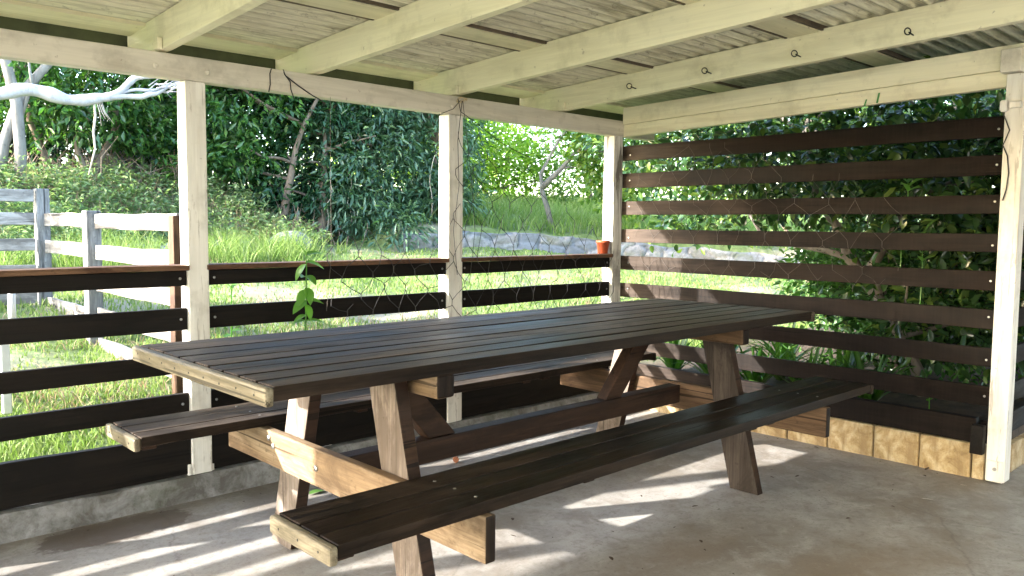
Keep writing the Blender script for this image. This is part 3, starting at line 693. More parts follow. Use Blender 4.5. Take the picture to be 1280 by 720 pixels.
# plastic garden chair on the lawn at the left edge
ch = thing('garden_chair', (.72, 4.95, H_(.72,4.95)), 'white plastic garden chair on the lawn at the left picture edge', 'chair')
zc = H_(.72,4.95)
m = MB()
v = []; f = []
for j in range(9):       # curved back shell
    a = R(-70+140*j/8)
    for k in range(5):
        z = zc+.42+.50*k/4; rr = .25+.03*k/4; v.append((.72+rr*math.sin(a), 4.90+rr*math.cos(a)*.8, z - (.03*abs(j-4)**1.6 if k == 4 else 0)))
for j in range(8):
    for k in range(4): f.append((j*5+k, (j+1)*5+k, (j+1)*5+k+1, j*5+k+1))
m.add(v, f); o = obj('backrest', m, M['plastic'], ch, smooth=True); s_ = o.modifiers.new('t', 'SOLIDIFY'); s_.thickness = .012
m = MB(); m.box(.48,.96,4.66,5.08,zc+.40,zc+.425); obj('seat', m, M['plastic'], ch, bevel=.01)
for (x, y) in ((.50,4.68),(.94,4.68),(.52,5.06),(.92,5.06)):
    m = MB(); m.bar((x,y,zc-.0),(x,y,zc+.40),.04,.04,(0,1,0)); obj('leg', m, M['plastic'], ch, bevel=.006)
for x in (.47,.975):
    m = MB(); m.tube([(x,4.66,zc+.40),(x,4.66,zc+.62),(x,4.74,zc+.655),(x,4.95,zc+.66),(x,5.02,zc+.70)], .018, 8); obj('armrest', m, M['plastic'], ch, smooth=True)

# ------------------------------------------------------------------ stone wall
pts = []
for (a, b) in zip(WALL[:-1], WALL[1:]):
    for t in np.linspace(0, 1, 8, endpoint=False): pts.append(a+(b-a)*t)
pts.append(WALL[-1]); pts = np.array(pts)
for _ in range(6): pts[1:-1] = (pts[:-2]+2*pts[1:-1]+pts[2:])/4
arc = np.concatenate([[0], np.cumsum(np.linalg.norm(np.diff(pts, axis=0), axis=1))])
NS, NZ = 520, 14; ss = np.linspace(0, arc[-1], NS); px = np.interp(ss, arc, pts[:,0]); py = np.interp(ss, arc, pts[:,1])
tx = np.gradient(px); ty = np.gradient(py); ln = np.hypot(tx, ty); nxv, nyv = -ty/ln, tx/ln
zb_ = height(px-nxv*.45, py-nyv*.45); V = []; T = []
for i in range(NS):
    for k in range(NZ+2):
        zz = -.12 + .44*min(k, NZ)/NZ
        d, q = mnoise.voronoi(Vector((ss[i]*2.6+.35*mnoise.noise(Vector((ss[i]*3, zz*5, 0))), zz*5.2, 1.5)))
        g_ = min(1, (d[1]-d[0])/.22); rnd = (math.sin(q[0].x*12.9898+q[0].y*78.233)*43758.5453) % 1
        out_ = .045*g_**.6 + .035*rnd
        if k > NZ: V.append((px[i]+nxv[i]*.30, py[i]+nyv[i]*.30, zb_[i]+.30+.03*rnd))
        else: V.append((px[i]-nxv[i]*out_, py[i]-nyv[i]*out_, zb_[i]+zz*(1 if k < NZ else 1)+(.035*(rnd-.5) if k == NZ else 0)))
        T.append((rnd, g_, 0, 1))
q = np.arange(NS*(NZ+2)).reshape(NS, NZ+2); Fq = np.stack([q[:-1,:-1], q[1:,:-1], q[1:,1:], q[:-1,1:]], -1).reshape(-1, 4)
o = tag(obj('garden_wall', (np.array(V), Fq), M['stone'], smooth=True), 'low curved bluestone rubble retaining wall across the lawn', 'wall')
at = o.data.color_attributes.new('stone', 'FLOAT_COLOR', 'POINT'); at.data.foreach_set('color', np.array(T, np.float32).ravel())

# ------------------------------------------------------------------ foliage tools
def leaves(pos, nrm_bias, L, W, n_jit=.7, droop=.25, rng=RNG, fold=.25):
    """pos Nx3, nrm_bias Nx3 outward; returns verts/faces of folded two-triangle leaves"""
    n = len(pos)
    L = L*rng.uniform(.65, 1.25, n); W = W*rng.uniform(.7, 1.2, n)
    d = nrm_bias + rng.normal(0, n_jit, (n,3)); d[:,2] -= droop; d /= np.linalg.norm(d, axis=1)[:,None]+1e-9
    up = rng.normal(0, .55, (n,3)); up[:,2] += 1.0
    s = np.cross(d, up); s /= np.linalg.norm(s, axis=1)[:,None]+1e-9
    u = np.cross(s, d)
    b = pos; t = pos + d*L[:,None] - u*(L*.12)[:,None]; mid = pos + d*(L*.48)[:,None]
    l = mid + s*(W*.5)[:,None] + u*(W*fold)[:,None]; r = mid - s*(W*.5)[:,None] + u*(W*fold)[:,None]
    V = np.stack([b, l, t, r], 1).reshape(-1, 3)
    i = np.arange(n)*4
    F = np.concatenate([np.stack([i, i+2, i+1], 1), np.stack([i, i+3, i+2], 1)], 0)
    return V, F
def leaves_round(pos, nrm_bias, L, W, n_jit=.7, droop=.2, rng=RNG, fold=.15):
    """fuller six-corner leaves for near shrubs"""
    n = len(pos)
    L = L*rng.uniform(.65, 1.25, n); W = W*rng.uniform(.75, 1.2, n)
    d = nrm_bias + rng.normal(0, n_jit, (n,3)); d[:,2] -= droop; d /= np.linalg.norm(d, axis=1)[:,None]+1e-9
    up = rng.normal(0, .6, (n,3)); up[:,2] += 1.0
    s = np.cross(d, up); s /= np.linalg.norm(s, axis=1)[:,None]+1e-9
    u = np.cross(s, d)
    def P(a, w, h): return pos + d*(L*a)[:,None] + s*(W*w)[:,None] + u*(W*h)[:,None]
    V = np.stack([P(0,0,0), P(.28,.42,fold), P(.66,.42,fold*.8), P(1,0,-.25), P(.66,-.42,fold*.8), P(.28,-.42,fold), P(.5,0,0)], 1).reshape(-1, 3)
    i = np.arange(n)*7
    T = [(0,6,1),(1,6,2),(2,6,3),(3,6,4),(4,6,5),(5,6,0)]
    F = np.concatenate([np.stack([i+a, i+b, i+c], 1) for a, b, c in T], 0)
    return V, F
def crown_points(ells, n_cl, per, spread, rng=RNG, shell=.55, zmin=None):
    P = []; D = []
    vol = np.array([e[3]*e[4]*e[5] for e in ells])**.75; vol /= vol.sum()
    for e, k in zip(ells, (vol*n_cl).astype(int)):
        c = np.array(e[:3]); r = np.array(e[3:6])
        d = rng.normal(0, 1, (k,3)); d /= np.linalg.norm(d, axis=1)[:,None]
        rad = shell + (1-shell)*rng.random(k)**.5
        rad *= 1 + .22*np.array([mnoise.noise(Vector(tuple(q*2.2+c))) for q in d])
        cl = c + d*rad[:,None]*r
        sp = spread*rng.uniform(.6,1.5,k)
        off = rng.normal(0, 1, (k, per, 3))*np.array([1,1,.75])*sp[:,None,None]
        p = (cl[:,None,:] + off).reshape(-1, 3)
        dd = np.repeat(d, per, 0)*.5 + (off/(sp[:,None,None]*1.2)).reshape(-1,3)*.6
        P.append(p); D.append(dd)
    P = np.concatenate(P); D = np.concatenate(D)
    if zmin is not None: k = P[:,2] > zmin; P, D = P[k], D[k]
    return P, D
def wobble(a, b, n, amp, seed):
    a = Vector(a); b = Vector(b); out = []
    for i in range(n+1):
        t = i/n; p = a.lerp(b, t)
        p += Vector((mnoise.noise(Vector((t*3, seed, 0))), mnoise.noise(Vector((t*3, seed, 7))), mnoise.noise(Vector((t*3, seed, 13)))*.5))*amp*math.sin(math.pi*min(1, t*1.2))
        out.append(p)
    return out
def tree(name, base, ells, n_cl, per, spread, L, W, mat, bark, label, cat='tree', trunks=None, tr=.08, shell=.5, rnd=False, droop=.25, group=None, limbs=14, zmin=None, keep=None, twigs=True):
    bz = H_(base[0], base[1]); b = Vector((base[0], base[1], bz))
    t = thing(name, b, label, cat, group)
    P, D = crown_points(ells, n_cl, per, spread, shell=shell, zmin=zmin)
    if keep is not None: k = keep(P); P, D = P[k], D[k]
    Vv, Fv = (leaves_round if rnd else leaves)(P, D, L, W, droop=droop)
    obj('crown', (Vv, Fv), mat, t)
    m = MB(); top = Vector(ells[0][:3])
    if trunks is None: trunks = [wobble(b - Vector((0,0,.1)), top, 8, .25, base[0])]
    for q in trunks:
        n = len(q); m.tube(q, [tr*(1-.75*i/(n-1)) for i in range(n)], 8)
    rs = np.random.default_rng(int(abs(base[0])*100)); sel = rs.integers(0, len(P), limbs)
    allp = [Vector(p) for q in trunks for p in q]
    for i in sel:
        e = Vector(P[i]); cand = [p for p in allp[1:] if p.z < e.z+.15] or allp
        s = min(cand, key=lambda p: (p-e).length + .4*max(0, p.z-e.z+.3))
        q = wobble(s, e, 6, .18, float(i)); m.tube(q, [tr*.32*(1-.8*k/6)+.003 for k in range(7)], 6)
    obj('trunk', m, bark, t, smooth=True)
    return t
# ------------------------------------------------------------------ trees and shrubs behind the lawn
BACK = 'trees along the far edge of the lawn'
g = BACK
def gp(x, y, dz=0): return (x, y, H_(x, y)+dz)
# T1 shrubs behind the bank, left
tree('broadleaf_tree', (3.6,13.3), [(3.0,13.4,4.1,1.5,1.3,1.5),(4.0,13.2,3.3,1.1,1.1,.9),(3.3,12.9,5.4,1.5,1.2,1.2),(3.6,13.2,2.75,1.3,.8,.5)], 760, 15, .15, .15, .062, M['lf_mid'], M['bark'],
     'leafy green tree behind the bank at far left, under the bare white branch', trunks=[wobble(gp(3.55,13.0,-.1),(3.85,12.94,3.2),8,.2,1), wobble(gp(3.75,13.0,-.1),(4.4,13.1,3.4),8,.2,2), wobble(gp(3.3,13.2,-.1),(3.0,13.2,3.6),8,.25,3)], tr=.06, group=g)
tree('broadleaf_tree', (5.3,14.0), [(5.2,14.0,3.5,1.2,1.1,1.3),(4.7,14.2,5.0,1.4,1.2,1.1),(5.9,13.7,4.6,1.0,1.0,1.3),(5.5,13.5,2.6,.9,.7,.6)], 470, 13, .15, .14, .058, M['lf_dark'], M['bark'],
     'thin dark tree with bright sky showing through, left of the first white post', trunks=[wobble(gp(5.1,13.8,-.1),(5.0,14,4.2),8,.25,4), wobble(gp(5.5,13.8,-.1),(5.9,13.8,4.0),8,.25,5)], tr=.06, group=g)
tree('broadleaf_tree', (1.2,15.5), [(1.3,15.5,3.6,1.8,1.3,1.9),(2.2,15.6,5.4,1.6,1.3,1.4)], 420, 14, .18, .16, .065, M['lf_mid'], M['bark'], 'yellowish green tree cut by the left picture edge', tr=.08, group=g)
tree('broadleaf_tree', (2.6,17.2), [(2.6,17.2,3.2,2.2,1.2,1.0),(1.0,17.4,4.8,1.8,1.2,1.6),(3.6,17.3,4.9,1.8,1.2,1.4)], 560, 14, .24, .22, .09, M['lf_dark'], M['bark'], 'shadowy dark tree farthest back at far left, behind the leafy ones', tr=.08, group=g)
tree('broadleaf_tree', (6.4,16.6), [(6.6,16.6,3.2,1.6,1.0,1.1),(7.4,16.5,4.4,1.5,1.0,1.3)], 420, 14, .22, .20, .085, M['lf_dark'], M['bark'], 'dark tree filling the view behind the glossy tree with the bent trunk', tr=.08, group=g)
tree('garden_tree', (-2.0,4.9), [(-2.0,4.9,.75,.55,.40,.45),(-1.1,4.55,.45,.45,.3,.28)], 90, 12, .10, .09, .045, M['lf_mid'], M['bark'], 'loose low shrub outside the railing beyond the left picture edge', 'shrub', tr=.02, limbs=10)  # added out of view to break up the sun streaks on the floor
for (x, y, e, lab) in ((2.3,14.6,[(2.2,14.6,2.35,1.5,.7,.55),(1.2,14.8,2.2,1.0,.6,.5)],'low dark bush filling in under the left trees behind the gum trunks'),(4.6,14.9,[(4.6,14.9,2.4,1.4,.7,.6)],'low dark bush under the thin tree left of the first white post'),(6.1,13.6,[(6.0,13.6,2.05,1.0,.6,.6),(6.8,13.2,1.7,.7,.5,.5)],'low dark bush in the shade right of the first white post')):
    tree('understory_bush', (x,y), e, 190, 14, .15, .15, .06, M['lf_dark'], M['bark'], lab, 'bush', tr=.025, limbs=8, group='bushes under the trees')
# T2 glossy tree right of the first post
tree('broadleaf_tree', (6.3,12.5), [(6.0,12.5,3.3,1.15,.9,1.25),(6.7,12.5,4.3,1.4,1.1,1.2),(5.6,12.7,2.5,.8,.7,.6),(5.4,13,4.4,1.1,1,1.1)], 640, 15, .14, .16, .060, M['lf_mid'], M['bark'],
     'glossy green tree with a pale bent trunk right of the first white post', trunks=[wobble(gp(6.22,11.96,-.1),(6.48,11.84,2.43),6,.06,6)+[Vector((6.6,11.8,2.8)),Vector((6.81,11.7,3.26)),Vector((7,11.9,4))]], tr=.085, group=g)
# T2b dark tree
tree('evergreen_tree', (7.0,12.2), [(7.2,12.3,2.6,1.0,.8,1.2),(7.2,12.6,4.0,1.4,1.1,1.4),(6.6,12.4,1.75,.75,.6,.6)], 560, 15, .14, .17, .055, M['lf_dark'], M['bark'],
     'dark evergreen tree hanging over the shady lawn edge between the posts', trunks=[wobble(gp(6.9,11.75,-.1),(7.1,12.0,3.0),8,.15,8)], tr=.09, group=g)
# T3 grey green willowy shrubs by the middle post
tree('evergreen_tree', (8.1,11.9), [(8.1,12.0,2.2,1.15,.85,1.15),(8.0,12.3,3.7,1.4,1.0,1.4),(7.7,11.7,1.55,.75,.6,.55),(7.75,10.95,1.15,.55,.35,.35)], 860, 16, .14, .17, .048, M['lf_blue'], M['bark'],
     'bluish green drooping shrub just left of the middle post', 'shrub', trunks=[wobble(gp(7.9,11.9,-.1),(8.1,12.2,3.4),8,.2,9)], tr=.07, droop=.7, group=g)
tree('evergreen_tree', (9.0,11.5), [(9.05,11.55,2.6,.85,.75,1.2),(8.8,11.9,4.2,1.1,.9,1.2),(9.0,11.3,1.7,.6,.5,.5)], 560, 16, .13, .16, .042, M['lf_blue'], M['bark'],
     'bluish green willowy shrub seen on both sides of the middle post', 'shrub', tr=.06, droop=.8, group=g)
# behind: hazy lime slope
tree('lime_shrub', (13.4,15.6), [(13.2,15.6,3.3,1.3,1.2,1.5),(14.1,15.2,2.7,1.2,1.0,.9),(12.3,15.8,3.9,1.0,1.0,1.5)], 380, 14, .22, .20, .08, M['lf_lime'], M['bark'],
     'bright lime green shrub glowing in the sun behind the stone wall', 'shrub', tr=.07, group=g)
tree('lime_shrub', (17.5,20.5), [(17.5,20.5,3.9,2.6,2.0,2.6),(14.5,22.5,4.2,2.6,2.0,2.4)], 420, 14, .32, .26, .11, M['lf_lime'], M['bark'], 'pale yellow green tree farthest back in the gap', tr=.1, group=g)
tree('lime_shrub', (15.6,13.6), [(15.6,13.6,2.7,1.6,1.3,1.3)], 200, 14, .24, .18, .075, M['lf_yel'], M['bark'], 'low yellow green shrub behind the leaning grey trunk', 'shrub', tr=.07, group=g)
# T5 tree with leaning grey trunk
tree('garden_tree', (11.2,10.71), [(12.0,9.9,3.0,1.05,.9,1.2),(11.6,9.6,4.2,1.3,1.1,1.2),(12.1,9.5,1.95,.7,.7,.5)], 620, 14, .14, .13, .075, M['lf_yel'], M['barkgrey'],
     'round leaved garden tree with leaning grey trunk behind the stone wall', trunks=[[Vector(gp(11.2,10.71,-.1)),Vector((11.12,10.75,1.49)),Vector((11.0,10.8,1.87)),Vector((10.95,10.8,2.2)),Vector((11.1,10.5,2.8)),Vector((11.5,10.0,3.6))],
     [Vector((10.98,10.8,1.95)),Vector((11.2,10.5,2.3)),Vector((11.35,10.3,2.6)),Vector((11.9,9.9,3.0))]], tr=.06, rnd=True, group=g)
# behind the screen
tree('garden_tree', (9.6,6.6), [(9.5,6.7,2.9,1.2,1.3,1.1),(9.2,6.0,3.9,1.6,1.6,1.2),(10.4,6.4,2.2,1.0,1.0,.6),(8.6,6.4,2.35,.7,.8,.6)], 700, 14, .14, .105, .062, M['lf_cam'], M['bark'],
     'dark leafy tree behind the corner post and upper slats', trunks=[wobble(gp(10.6,5.2,-.1),(9.8,6.0,3.2),8,.2,21)], tr=.035, rnd=True, group='shrubs behind the slatted screen')
tree('garden_tree', (8.9,4.2), [(8.6,4.3,2.6,1.3,1.4,1.2),(8.8,3.2,3.6,1.4,1.6,1.2),(9.3,3.3,1.3,1.1,1.2,.9)], 720, 14, .13, .10, .058, M['lf_cam'], M['bark'],
     'dark glossy shrub deep behind the middle of the slats', 'shrub', tr=.028, rnd=True, group='shrubs behind the slatted screen')
tree('garden_tree', (9.5,1.4), [(8.9,1.7,2.0,1.5,1.6,1.7),(9.2,.2,3.0,1.6,1.8,1.4)], 560, 14, .14, .11, .062, M['lf_mid'], M['bark'],
     'large leafy shrub far behind the near right post', 'shrub', tr=.07, rnd=True, group='shrubs behind the slatted screen')
cam_tr = [[Vector(p) for p in ((5.30,1.84,.12),(5.27,1.90,.36),(5.32,2.02,.55),(5.38,2.16,.74),(5.42,2.33,.89),(5.47,2.46,1.04),(5.50,2.64,1.08),(5.57,2.95,1.12),(5.65,3.22,1.20),(5.9,3.5,1.4))],
          [Vector(p) for p in ((5.42,2.33,.89),(5.50,2.50,1.12),(5.53,2.57,1.25),(5.56,2.74,1.45),(5.7,2.9,1.9),(5.9,3.0,2.5))],
          [Vector(p) for p in ((5.40,2.2,.80),(5.44,2.28,.97),(5.57,2.23,1.16),(5.71,2.14,1.43),(5.9,2.0,1.9),(6.0,1.9,2.5))]]
def camkeep(P):
    # the low window to the lawn near the corner stays open
    a = P[:,1]/np.maximum(P[:,0], .1)
    return ~((a > .55) & (P[:,2] < 1.20) & (np.sin(P[:,0]*37+P[:,1]*53) < .72)) & (P[:,0] > 4.62)
tree('camellia', (5.30,1.84), [(6.0,3.2,1.72,.75,.95,.45),(6.2,2.4,2.15,.95,1.2,.6),(6.1,1.7,1.55,.85,.9,.75),(6.3,3.6,2.4,.9,.9,.5),(6.4,4.3,1.35,.5,.6,.28),(5.35,2.7,1.75,.5,.95,.45),(5.25,1.7,1.55,.5,.6,.7),(5.3,1.9,.75,.45,.6,.40)], 1250, 13, .095, .085, .046, M['lf_cam'], M['camellia_bark'],
     'glossy leaved shrub with a branching grey trunk just behind the slats', 'shrub', trunks=cam_tr, tr=.045, rnd=True, shell=.25, droop=.15, limbs=26, keep=camkeep, group='shrubs behind the slatted screen')
tree('camellia', (6.1,.6), [(5.9,1.0,1.55,.65,.75,.65),(6.2,.2,1.9,.9,1.0,.8),(6.0,1.5,.95,.7,.6,.6)], 420, 13, .095, .085, .048, M['lf_cam'], M['bark'],
     'bushy glossy shrub right behind the near end of the slats', 'shrub', tr=.035, rnd=True, shell=.25, droop=.15, group='shrubs behind the slatted screen')
tree('camellia', (6.4,2.4), [(6.3,2.5,.75,.75,.75,.55),(5.9,1.9,.60,.5,.6,.40),(6.0,2.6,.9,.5,.5,.4)], 520, 13, .10, .066, .036, M['lf_mid'], M['bark'],
     'low leafy bush filling the gap under the grey trunk', 'shrub', tr=.02, rnd=True, shell=.2, droop=.15, keep=camkeep, group='shrubs behind the slatted screen')
tree('camellia', (7.6,1.9), [(7.5,2.0,1.0,.8,1.2,.9),(7.4,3.0,.8,.6,.6,.6)], 330, 13, .11, .09, .05, M['lf_cam'], M['bark'],
     'shady bush standing behind the low leafy bush', 'shrub', tr=.03, rnd=True, shell=.2, keep=camkeep, group='shrubs behind the slatted screen')

# pale twin trunks at the far left and the bare white branch in front of them
t = thing('gum_tree', gp(2.6,12.2), 'pale gum with two crossing thin trunks at far left', 'tree', BACK)
m = MB()
m.tube([gp(2.45,12.25,-.1),(2.54,12.24,2.22),(2.66,12.21,2.62),(2.81,12.18,2.96),(3.05,12.12,3.29),(3.38,12.03,3.74),(3.9,11.9,4.6)], [.075,.07,.065,.06,.055,.05,.03], 8)
m.tube([gp(2.70,12.15,-.1),(2.70,12.14,2.23),(2.68,12.14,2.74),(2.60,12.23,3.24),(2.54,12.24,3.64),(2.4,12.3,4.8)], [.075,.072,.07,.065,.06,.035], 8)
m.tube([(2.70,12.14,2.5),(2.85,12.1,3.0),(2.8,12.0,3.3)], [.03,.022,.012], 6)
obj('trunk', m, M['barkgrey'], t, smooth=True)
P, D = crown_points([(2.6,12.3,5.2,1.3,1.0,.9)], 140, 12, .15); obj('crown', leaves(P, D, .14, .05), M['lf_mid'], t)
t = thing('gum_tree', gp(-1.6,8.6), 'gum tree outside the left edge reaching a crooked bare white branch into view', 'tree', BACK)
m = MB(); m.tube([gp(-1.6,8.6,-.1),(-1.5,8.6,1.2),(-1.2,8.55,1.8),(-.6,8.5,2.2)], [.17,.15,.13,.11], 10)
m.tube([(-1.5,8.6,1.2),(-1.7,8.7,2.6),(-1.9,8.9,4.2)], [.14,.11,.07], 10); obj('trunk', m, M['barkwhite'], t, smooth=True)
def limb(m, pts, rad, n=10, sub=6, amp=.012):
    P = [Vector(p) for p in pts]; Q = []; Rr = []
    for i in range(len(P)-1):
        p0, p1, p2, p3 = P[max(i-1,0)], P[i], P[i+1], P[min(i+2,len(P)-1)]
        for k in range(sub):
            t = k/sub; Q.append(.5*((2*p1)+(p2-p0)*t+(2*p0-5*p1+4*p2-p3)*t*t+(3*p1-p0-3*p2+p3)*t*t*t)); Rr.append(rad[i]+(rad[i+1]-rad[i])*t)
    Q.append(P[-1]); Rr.append(rad[-1])
    Q = [q+Vector((0, mnoise.noise(q*6), mnoise.noise(q*6+Vector((9,0,0)))))*amp for q in Q]
    Rr = [r*(1+.28*mnoise.noise(q*5)+.15*mnoise.noise(q*17)) for q, r in zip(Q, Rr)]
    m.tube(Q, Rr, n)
m = MB()
limb(m, [(-.6,8.5,2.2),(.4,8.45,2.27),(1.37,8.39,2.30),(1.71,8.33,2.33),(1.85,8.3,2.38),(1.96,8.27,2.395),(2.08,8.24,2.37),(2.22,8.21,2.335),(2.33,8.18,2.335),(2.44,8.14,2.36),(2.55,8.11,2.385),(2.64,8.08,2.45),(2.70,8.05,2.52),(2.76,8.02,2.57),(2.90,7.9,2.60),(3.1,7.8,2.63)], [.09,.08,.068,.063,.062,.060,.058,.054,.050,.047,.043,.040,.036,.031,.024,.014], 10)
limb(m, [(2.50,8.12,2.37),(2.63,8.08,2.395),(2.79,8.03,2.40),(2.86,8.0,2.43),(2.94,7.98,2.45),(3.05,7.93,2.53)], [.036,.032,.028,.024,.019,.008], 8)
limb(m, [(2.60,8.08,2.42),(2.74,8.04,2.46),(2.86,8.0,2.47),(2.95,7.97,2.49),(3.10,7.92,2.57)], [.018,.016,.013,.010,.005], 6)
rr = random.Random(5)
for k in range(14):
    a = Vector((2.85+rr.random()*.2, 7.98, 2.45+rr.random()*.08)); m.tube([a, a+Vector((.08+rr.random()*.08, rr.uniform(-.1,.1), rr.uniform(-.02,.12))), a+Vector((.2+rr.random()*.15, rr.uniform(-.15,.1), rr.uniform(-.08,.2)))], [.006,.004,.002], 5)
obj('bare_branch', m, M['barkwhite'], t, smooth=True)
m = MB()
m.tube([(2.42,8.15,2.33),(2.43,8.15,2.2),(2.41,8.15,2.05),(2.42,8.15,1.9),(2.36,8.16,1.66)], [.010,.011,.010,.009,.005], 6)
for k in range(4):
    x = 2.44+.015*k; m.tube([(x,8.14,2.33),(x+.02+.006*k*rr.random(),8.13,2.24),(x+.03+.022*k,8.12,2.10+rr.random()*.08)], [.005,.004,.002], 5)
obj('bark_strip', m, M['twigpale'], t, smooth=True)

# undergrowth twigs under the trees (nobody could count them)
m = MB(); rr = random.Random(9)
for k in range(380):
    x = rr.uniform(1.2,6.6); y = rr.uniform(12.6,14.8); z = H_(x,y); a = Vector((x,y,z-.02)); h = rr.uniform(.2,.8)
    l = Vector((rr.gauss(0,.6), rr.gauss(0,.3), 1)).normalized()*h
    m.tube([a, a+l*.5+Vector((rr.gauss(0,.06),0,rr.gauss(0,.05))), a+l+Vector((rr.gauss(0,.15),0,0))], [.012,.008,.003], 4, False)
for k in range(60):
    x = rr.uniform(6.2,9.5); y = rr.uniform(11.4,12.3); z = H_(x,y); a = Vector((x,y,z-.02)); h = rr.uniform(.3,1.0)
    l = Vector((rr.gauss(0,.5), rr.gauss(0,.3), 1)).normalized()*h; m.tube([a, a+l*.5, a+l], [.014,.010,.004], 4, False)
o = struct(tag(obj('undergrowth', m, M['twig']), 'tangle of dry brown twigs under the trees', 'undergrowth'), 'stuff')
# pale hanging vines in front of the dark tree
for k, (x, y, z1, z0) in enumerate(((7.25,11.55,2.1,1.12),(6.95,11.6,2.0,1.1),(8.6,11.0,2.4,1.4))):
    m = MB(); m.tube(wobble((x,y,z1),(x+rr.uniform(-.1,.1),y,z0),8,.12,k*3.3), .007, 5)
    tag(obj('vine', m, M['twigpale'], smooth=True), 'thin pale vine hanging in front of the dark trees', 'vine', 'pale hanging vines')

# rocks at the foot of the bank
rr = random.Random(21)
def rock(x, y, s, lab, grp=None, sq=.6):
    import bmesh
    b = bmesh.new(); bmesh.ops.create_icosphere(b, subdivisions=3, radius=1); sd = rr.random()*50
    for v in b.verts:
        n = mnoise.noise(v.co*1.1+Vector((sd,0,0)))*.35 + mnoise.noise(v.co*2.7+Vector((0,sd,0)))*.14
        v.co *= (1+n); v.co = Vector((v.co.x*s*1.2, v.co.y*s*.8, v.co.z*s*sq))
    m = MB(); m.v = [tuple(v.co+Vector((x,y,H_(x,y)+s*sq*.35))) for v in b.verts]; m.f = [tuple(v.index for v in f.verts) for f in b.faces]; b.free()
    tag(obj('rock', m, M['rock'], smooth=False, base=(x,y,H_(x,y))), lab, 'rock', grp)
rock(5.75,10.75,.26,'pale grey boulder at the foot of the grassy bank right of the first post')
rock(4.75,14.4,.75,'brown boulder up the bank under the thin tree',None,.6)
for x in (2.55,2.85,3.2,3.45,3.75,4.1,4.4,4.75,5.1): rock(x, 10.25+.12*(x-2.9)+rr.uniform(-.1,.1)+.3*math.sin(x*1.7), rr.uniform(.14,.24), 'small grey rock edging the foot of the bank behind the white fence', 'rocks at the foot of the bank')

# strap leaved plants behind the base board
rr = random.Random(31)
for k, (x, y) in enumerate(((4.86,3.42),(4.80,3.05),(5.25,3.25),(4.78,2.72),(5.15,2.75),(4.80,2.38),(5.2,2.35),(4.85,2.02),(5.5,2.9))):
    t_ = MB(); z = H_(x, y)
    V = []; Fc = []
    for j in range(34):
        a = rr.uniform(0, 2*math.pi); L = rr.uniform(.28,.54); w = rr.uniform(.012,.020); lean = rr.uniform(.25,1.1)
        dx, dy = math.cos(a), math.sin(a); b0 = len(V)
        for s in range(6):
            q = s/5; rad = L*lean*q*.8 + .02; zz = z + L*(q*1.0 - .62*lean*q*q); ww = w*(1-.85*q**2.2)
            V += [(x+dx*rad-dy*ww, y+dy*rad+dx*ww, zz+.004), (x+dx*rad, y+dy*rad, zz), (x+dx*rad+dy*ww, y+dy*rad-dx*ww, zz+.004)]
        for s in range(5):
            for c in (0, 1): Fc.append((b0+s*3+c, b0+s*3+c+1, b0+(s+1)*3+c+1, b0+(s+1)*3+c))
    V = [(max(p[0], 4.465), p[1], p[2]) for p in V]
    t_.add(V, Fc); tag(obj('strap_leaf_plant', t_, M['strap'], base=(x,y,z)), 'green strap leaved clump growing behind the base board of the screen', 'plant', 'strap leaved clumps')
# bright seedlings behind the slats
def sprig(x, y, z, h, lab, n=4, L=.09, mat='seedleaf', grp=None):
    t = thing('seedling', (x,y,z), lab, 'seedling', grp); m = MB(); m.tube([(x,y,z),(x+.01,y,z+h*.5),(x,y,z+h)], [.004,.003,.002], 6); obj('stem', m, M['seedleaf'], t)
    P = []; D = []
    for j in range(n):
        a = j*2.4; P.append((x, y, z+h*(1-.13*(j//2)))); D.append((math.cos(a), math.sin(a), .6))
    obj('leaves', leaves_round(np.array(P), np.array(D), L, L*.5, .12, .0), M[mat], t)
sprig(4.62,1.78,.95,.22,'bright green sprig behind the lower slats near the grey trunk',6)
sprig(4.60,1.66,.80,.35,'yellow green sprig between the fifth and sixth slats',6)
sprig(4.60,1.75,1.30,.18,'yellow green sprig between the third and fourth slats',6)
sprig(4.57,1.58,.2,.16,'bright green seedling in the bed just above the base board',6,.06)

# ------------------------------------------------------------------ grass, weeds
def blades(X, Y, Hh, W, lean, rng=RNG):
    n = len(X); Z = height(X, Y); a = rng.uniform(0, 2*np.pi, n); l = rng.normal(0, lean, (n,2))*Hh[:,None]
    sx, sy = np.cos(a)*W/2, np.sin(a)*W/2
    p0 = np.stack([X-sx, Y-sy, Z-.01], 1); p1 = np.stack([X+sx, Y+sy, Z-.01], 1)
    m0 = np.stack([X+l[:,0]*.35-sx*.7, Y+l[:,1]*.35-sy*.7, Z+Hh*.55], 1); m1 = np.stack([X+l[:,0]*.35+sx*.7, Y+l[:,1]*.35+sy*.7, Z+Hh*.55], 1)
    t = np.stack([X+l[:,0], Y+l[:,1], Z+Hh], 1)
    V = np.stack([p0, p1, m1, m0, t], 1).reshape(-1, 3); i = np.arange(n)*5
    F = np.concatenate([np.stack([i,i+1,i+2],1), np.stack([i,i+2,i+3],1), np.stack([i+3,i+2,i+4],1)], 0); return V, F
def fbm(X, Y, s): return np.array([mnoise.noise(Vector((a*s, b*s, 3.7))) for a, b in zip(X, Y)])
def scatter(n, a0, a1, d0, d1, pw=1.0):
    az = RNG.uniform(R(a0), R(a1), n); D = d0*(d1/d0)**(RNG.random(n)**pw); return D*np.sin(az), D*np.cos(az), D
X, Y, D = scatter(120000, 3, 82, 3.7, 17)
toe = 10.3 + .12*(X-2.9) + .35*np.sin(X*1.7)
bed = (X > 4.42) & (Y < 3.9)
ok = (Y > 3.71) & ~bed & ~((Y > toe+.25) & (X < 6)) & (wall_side(X, Y) < -.1)
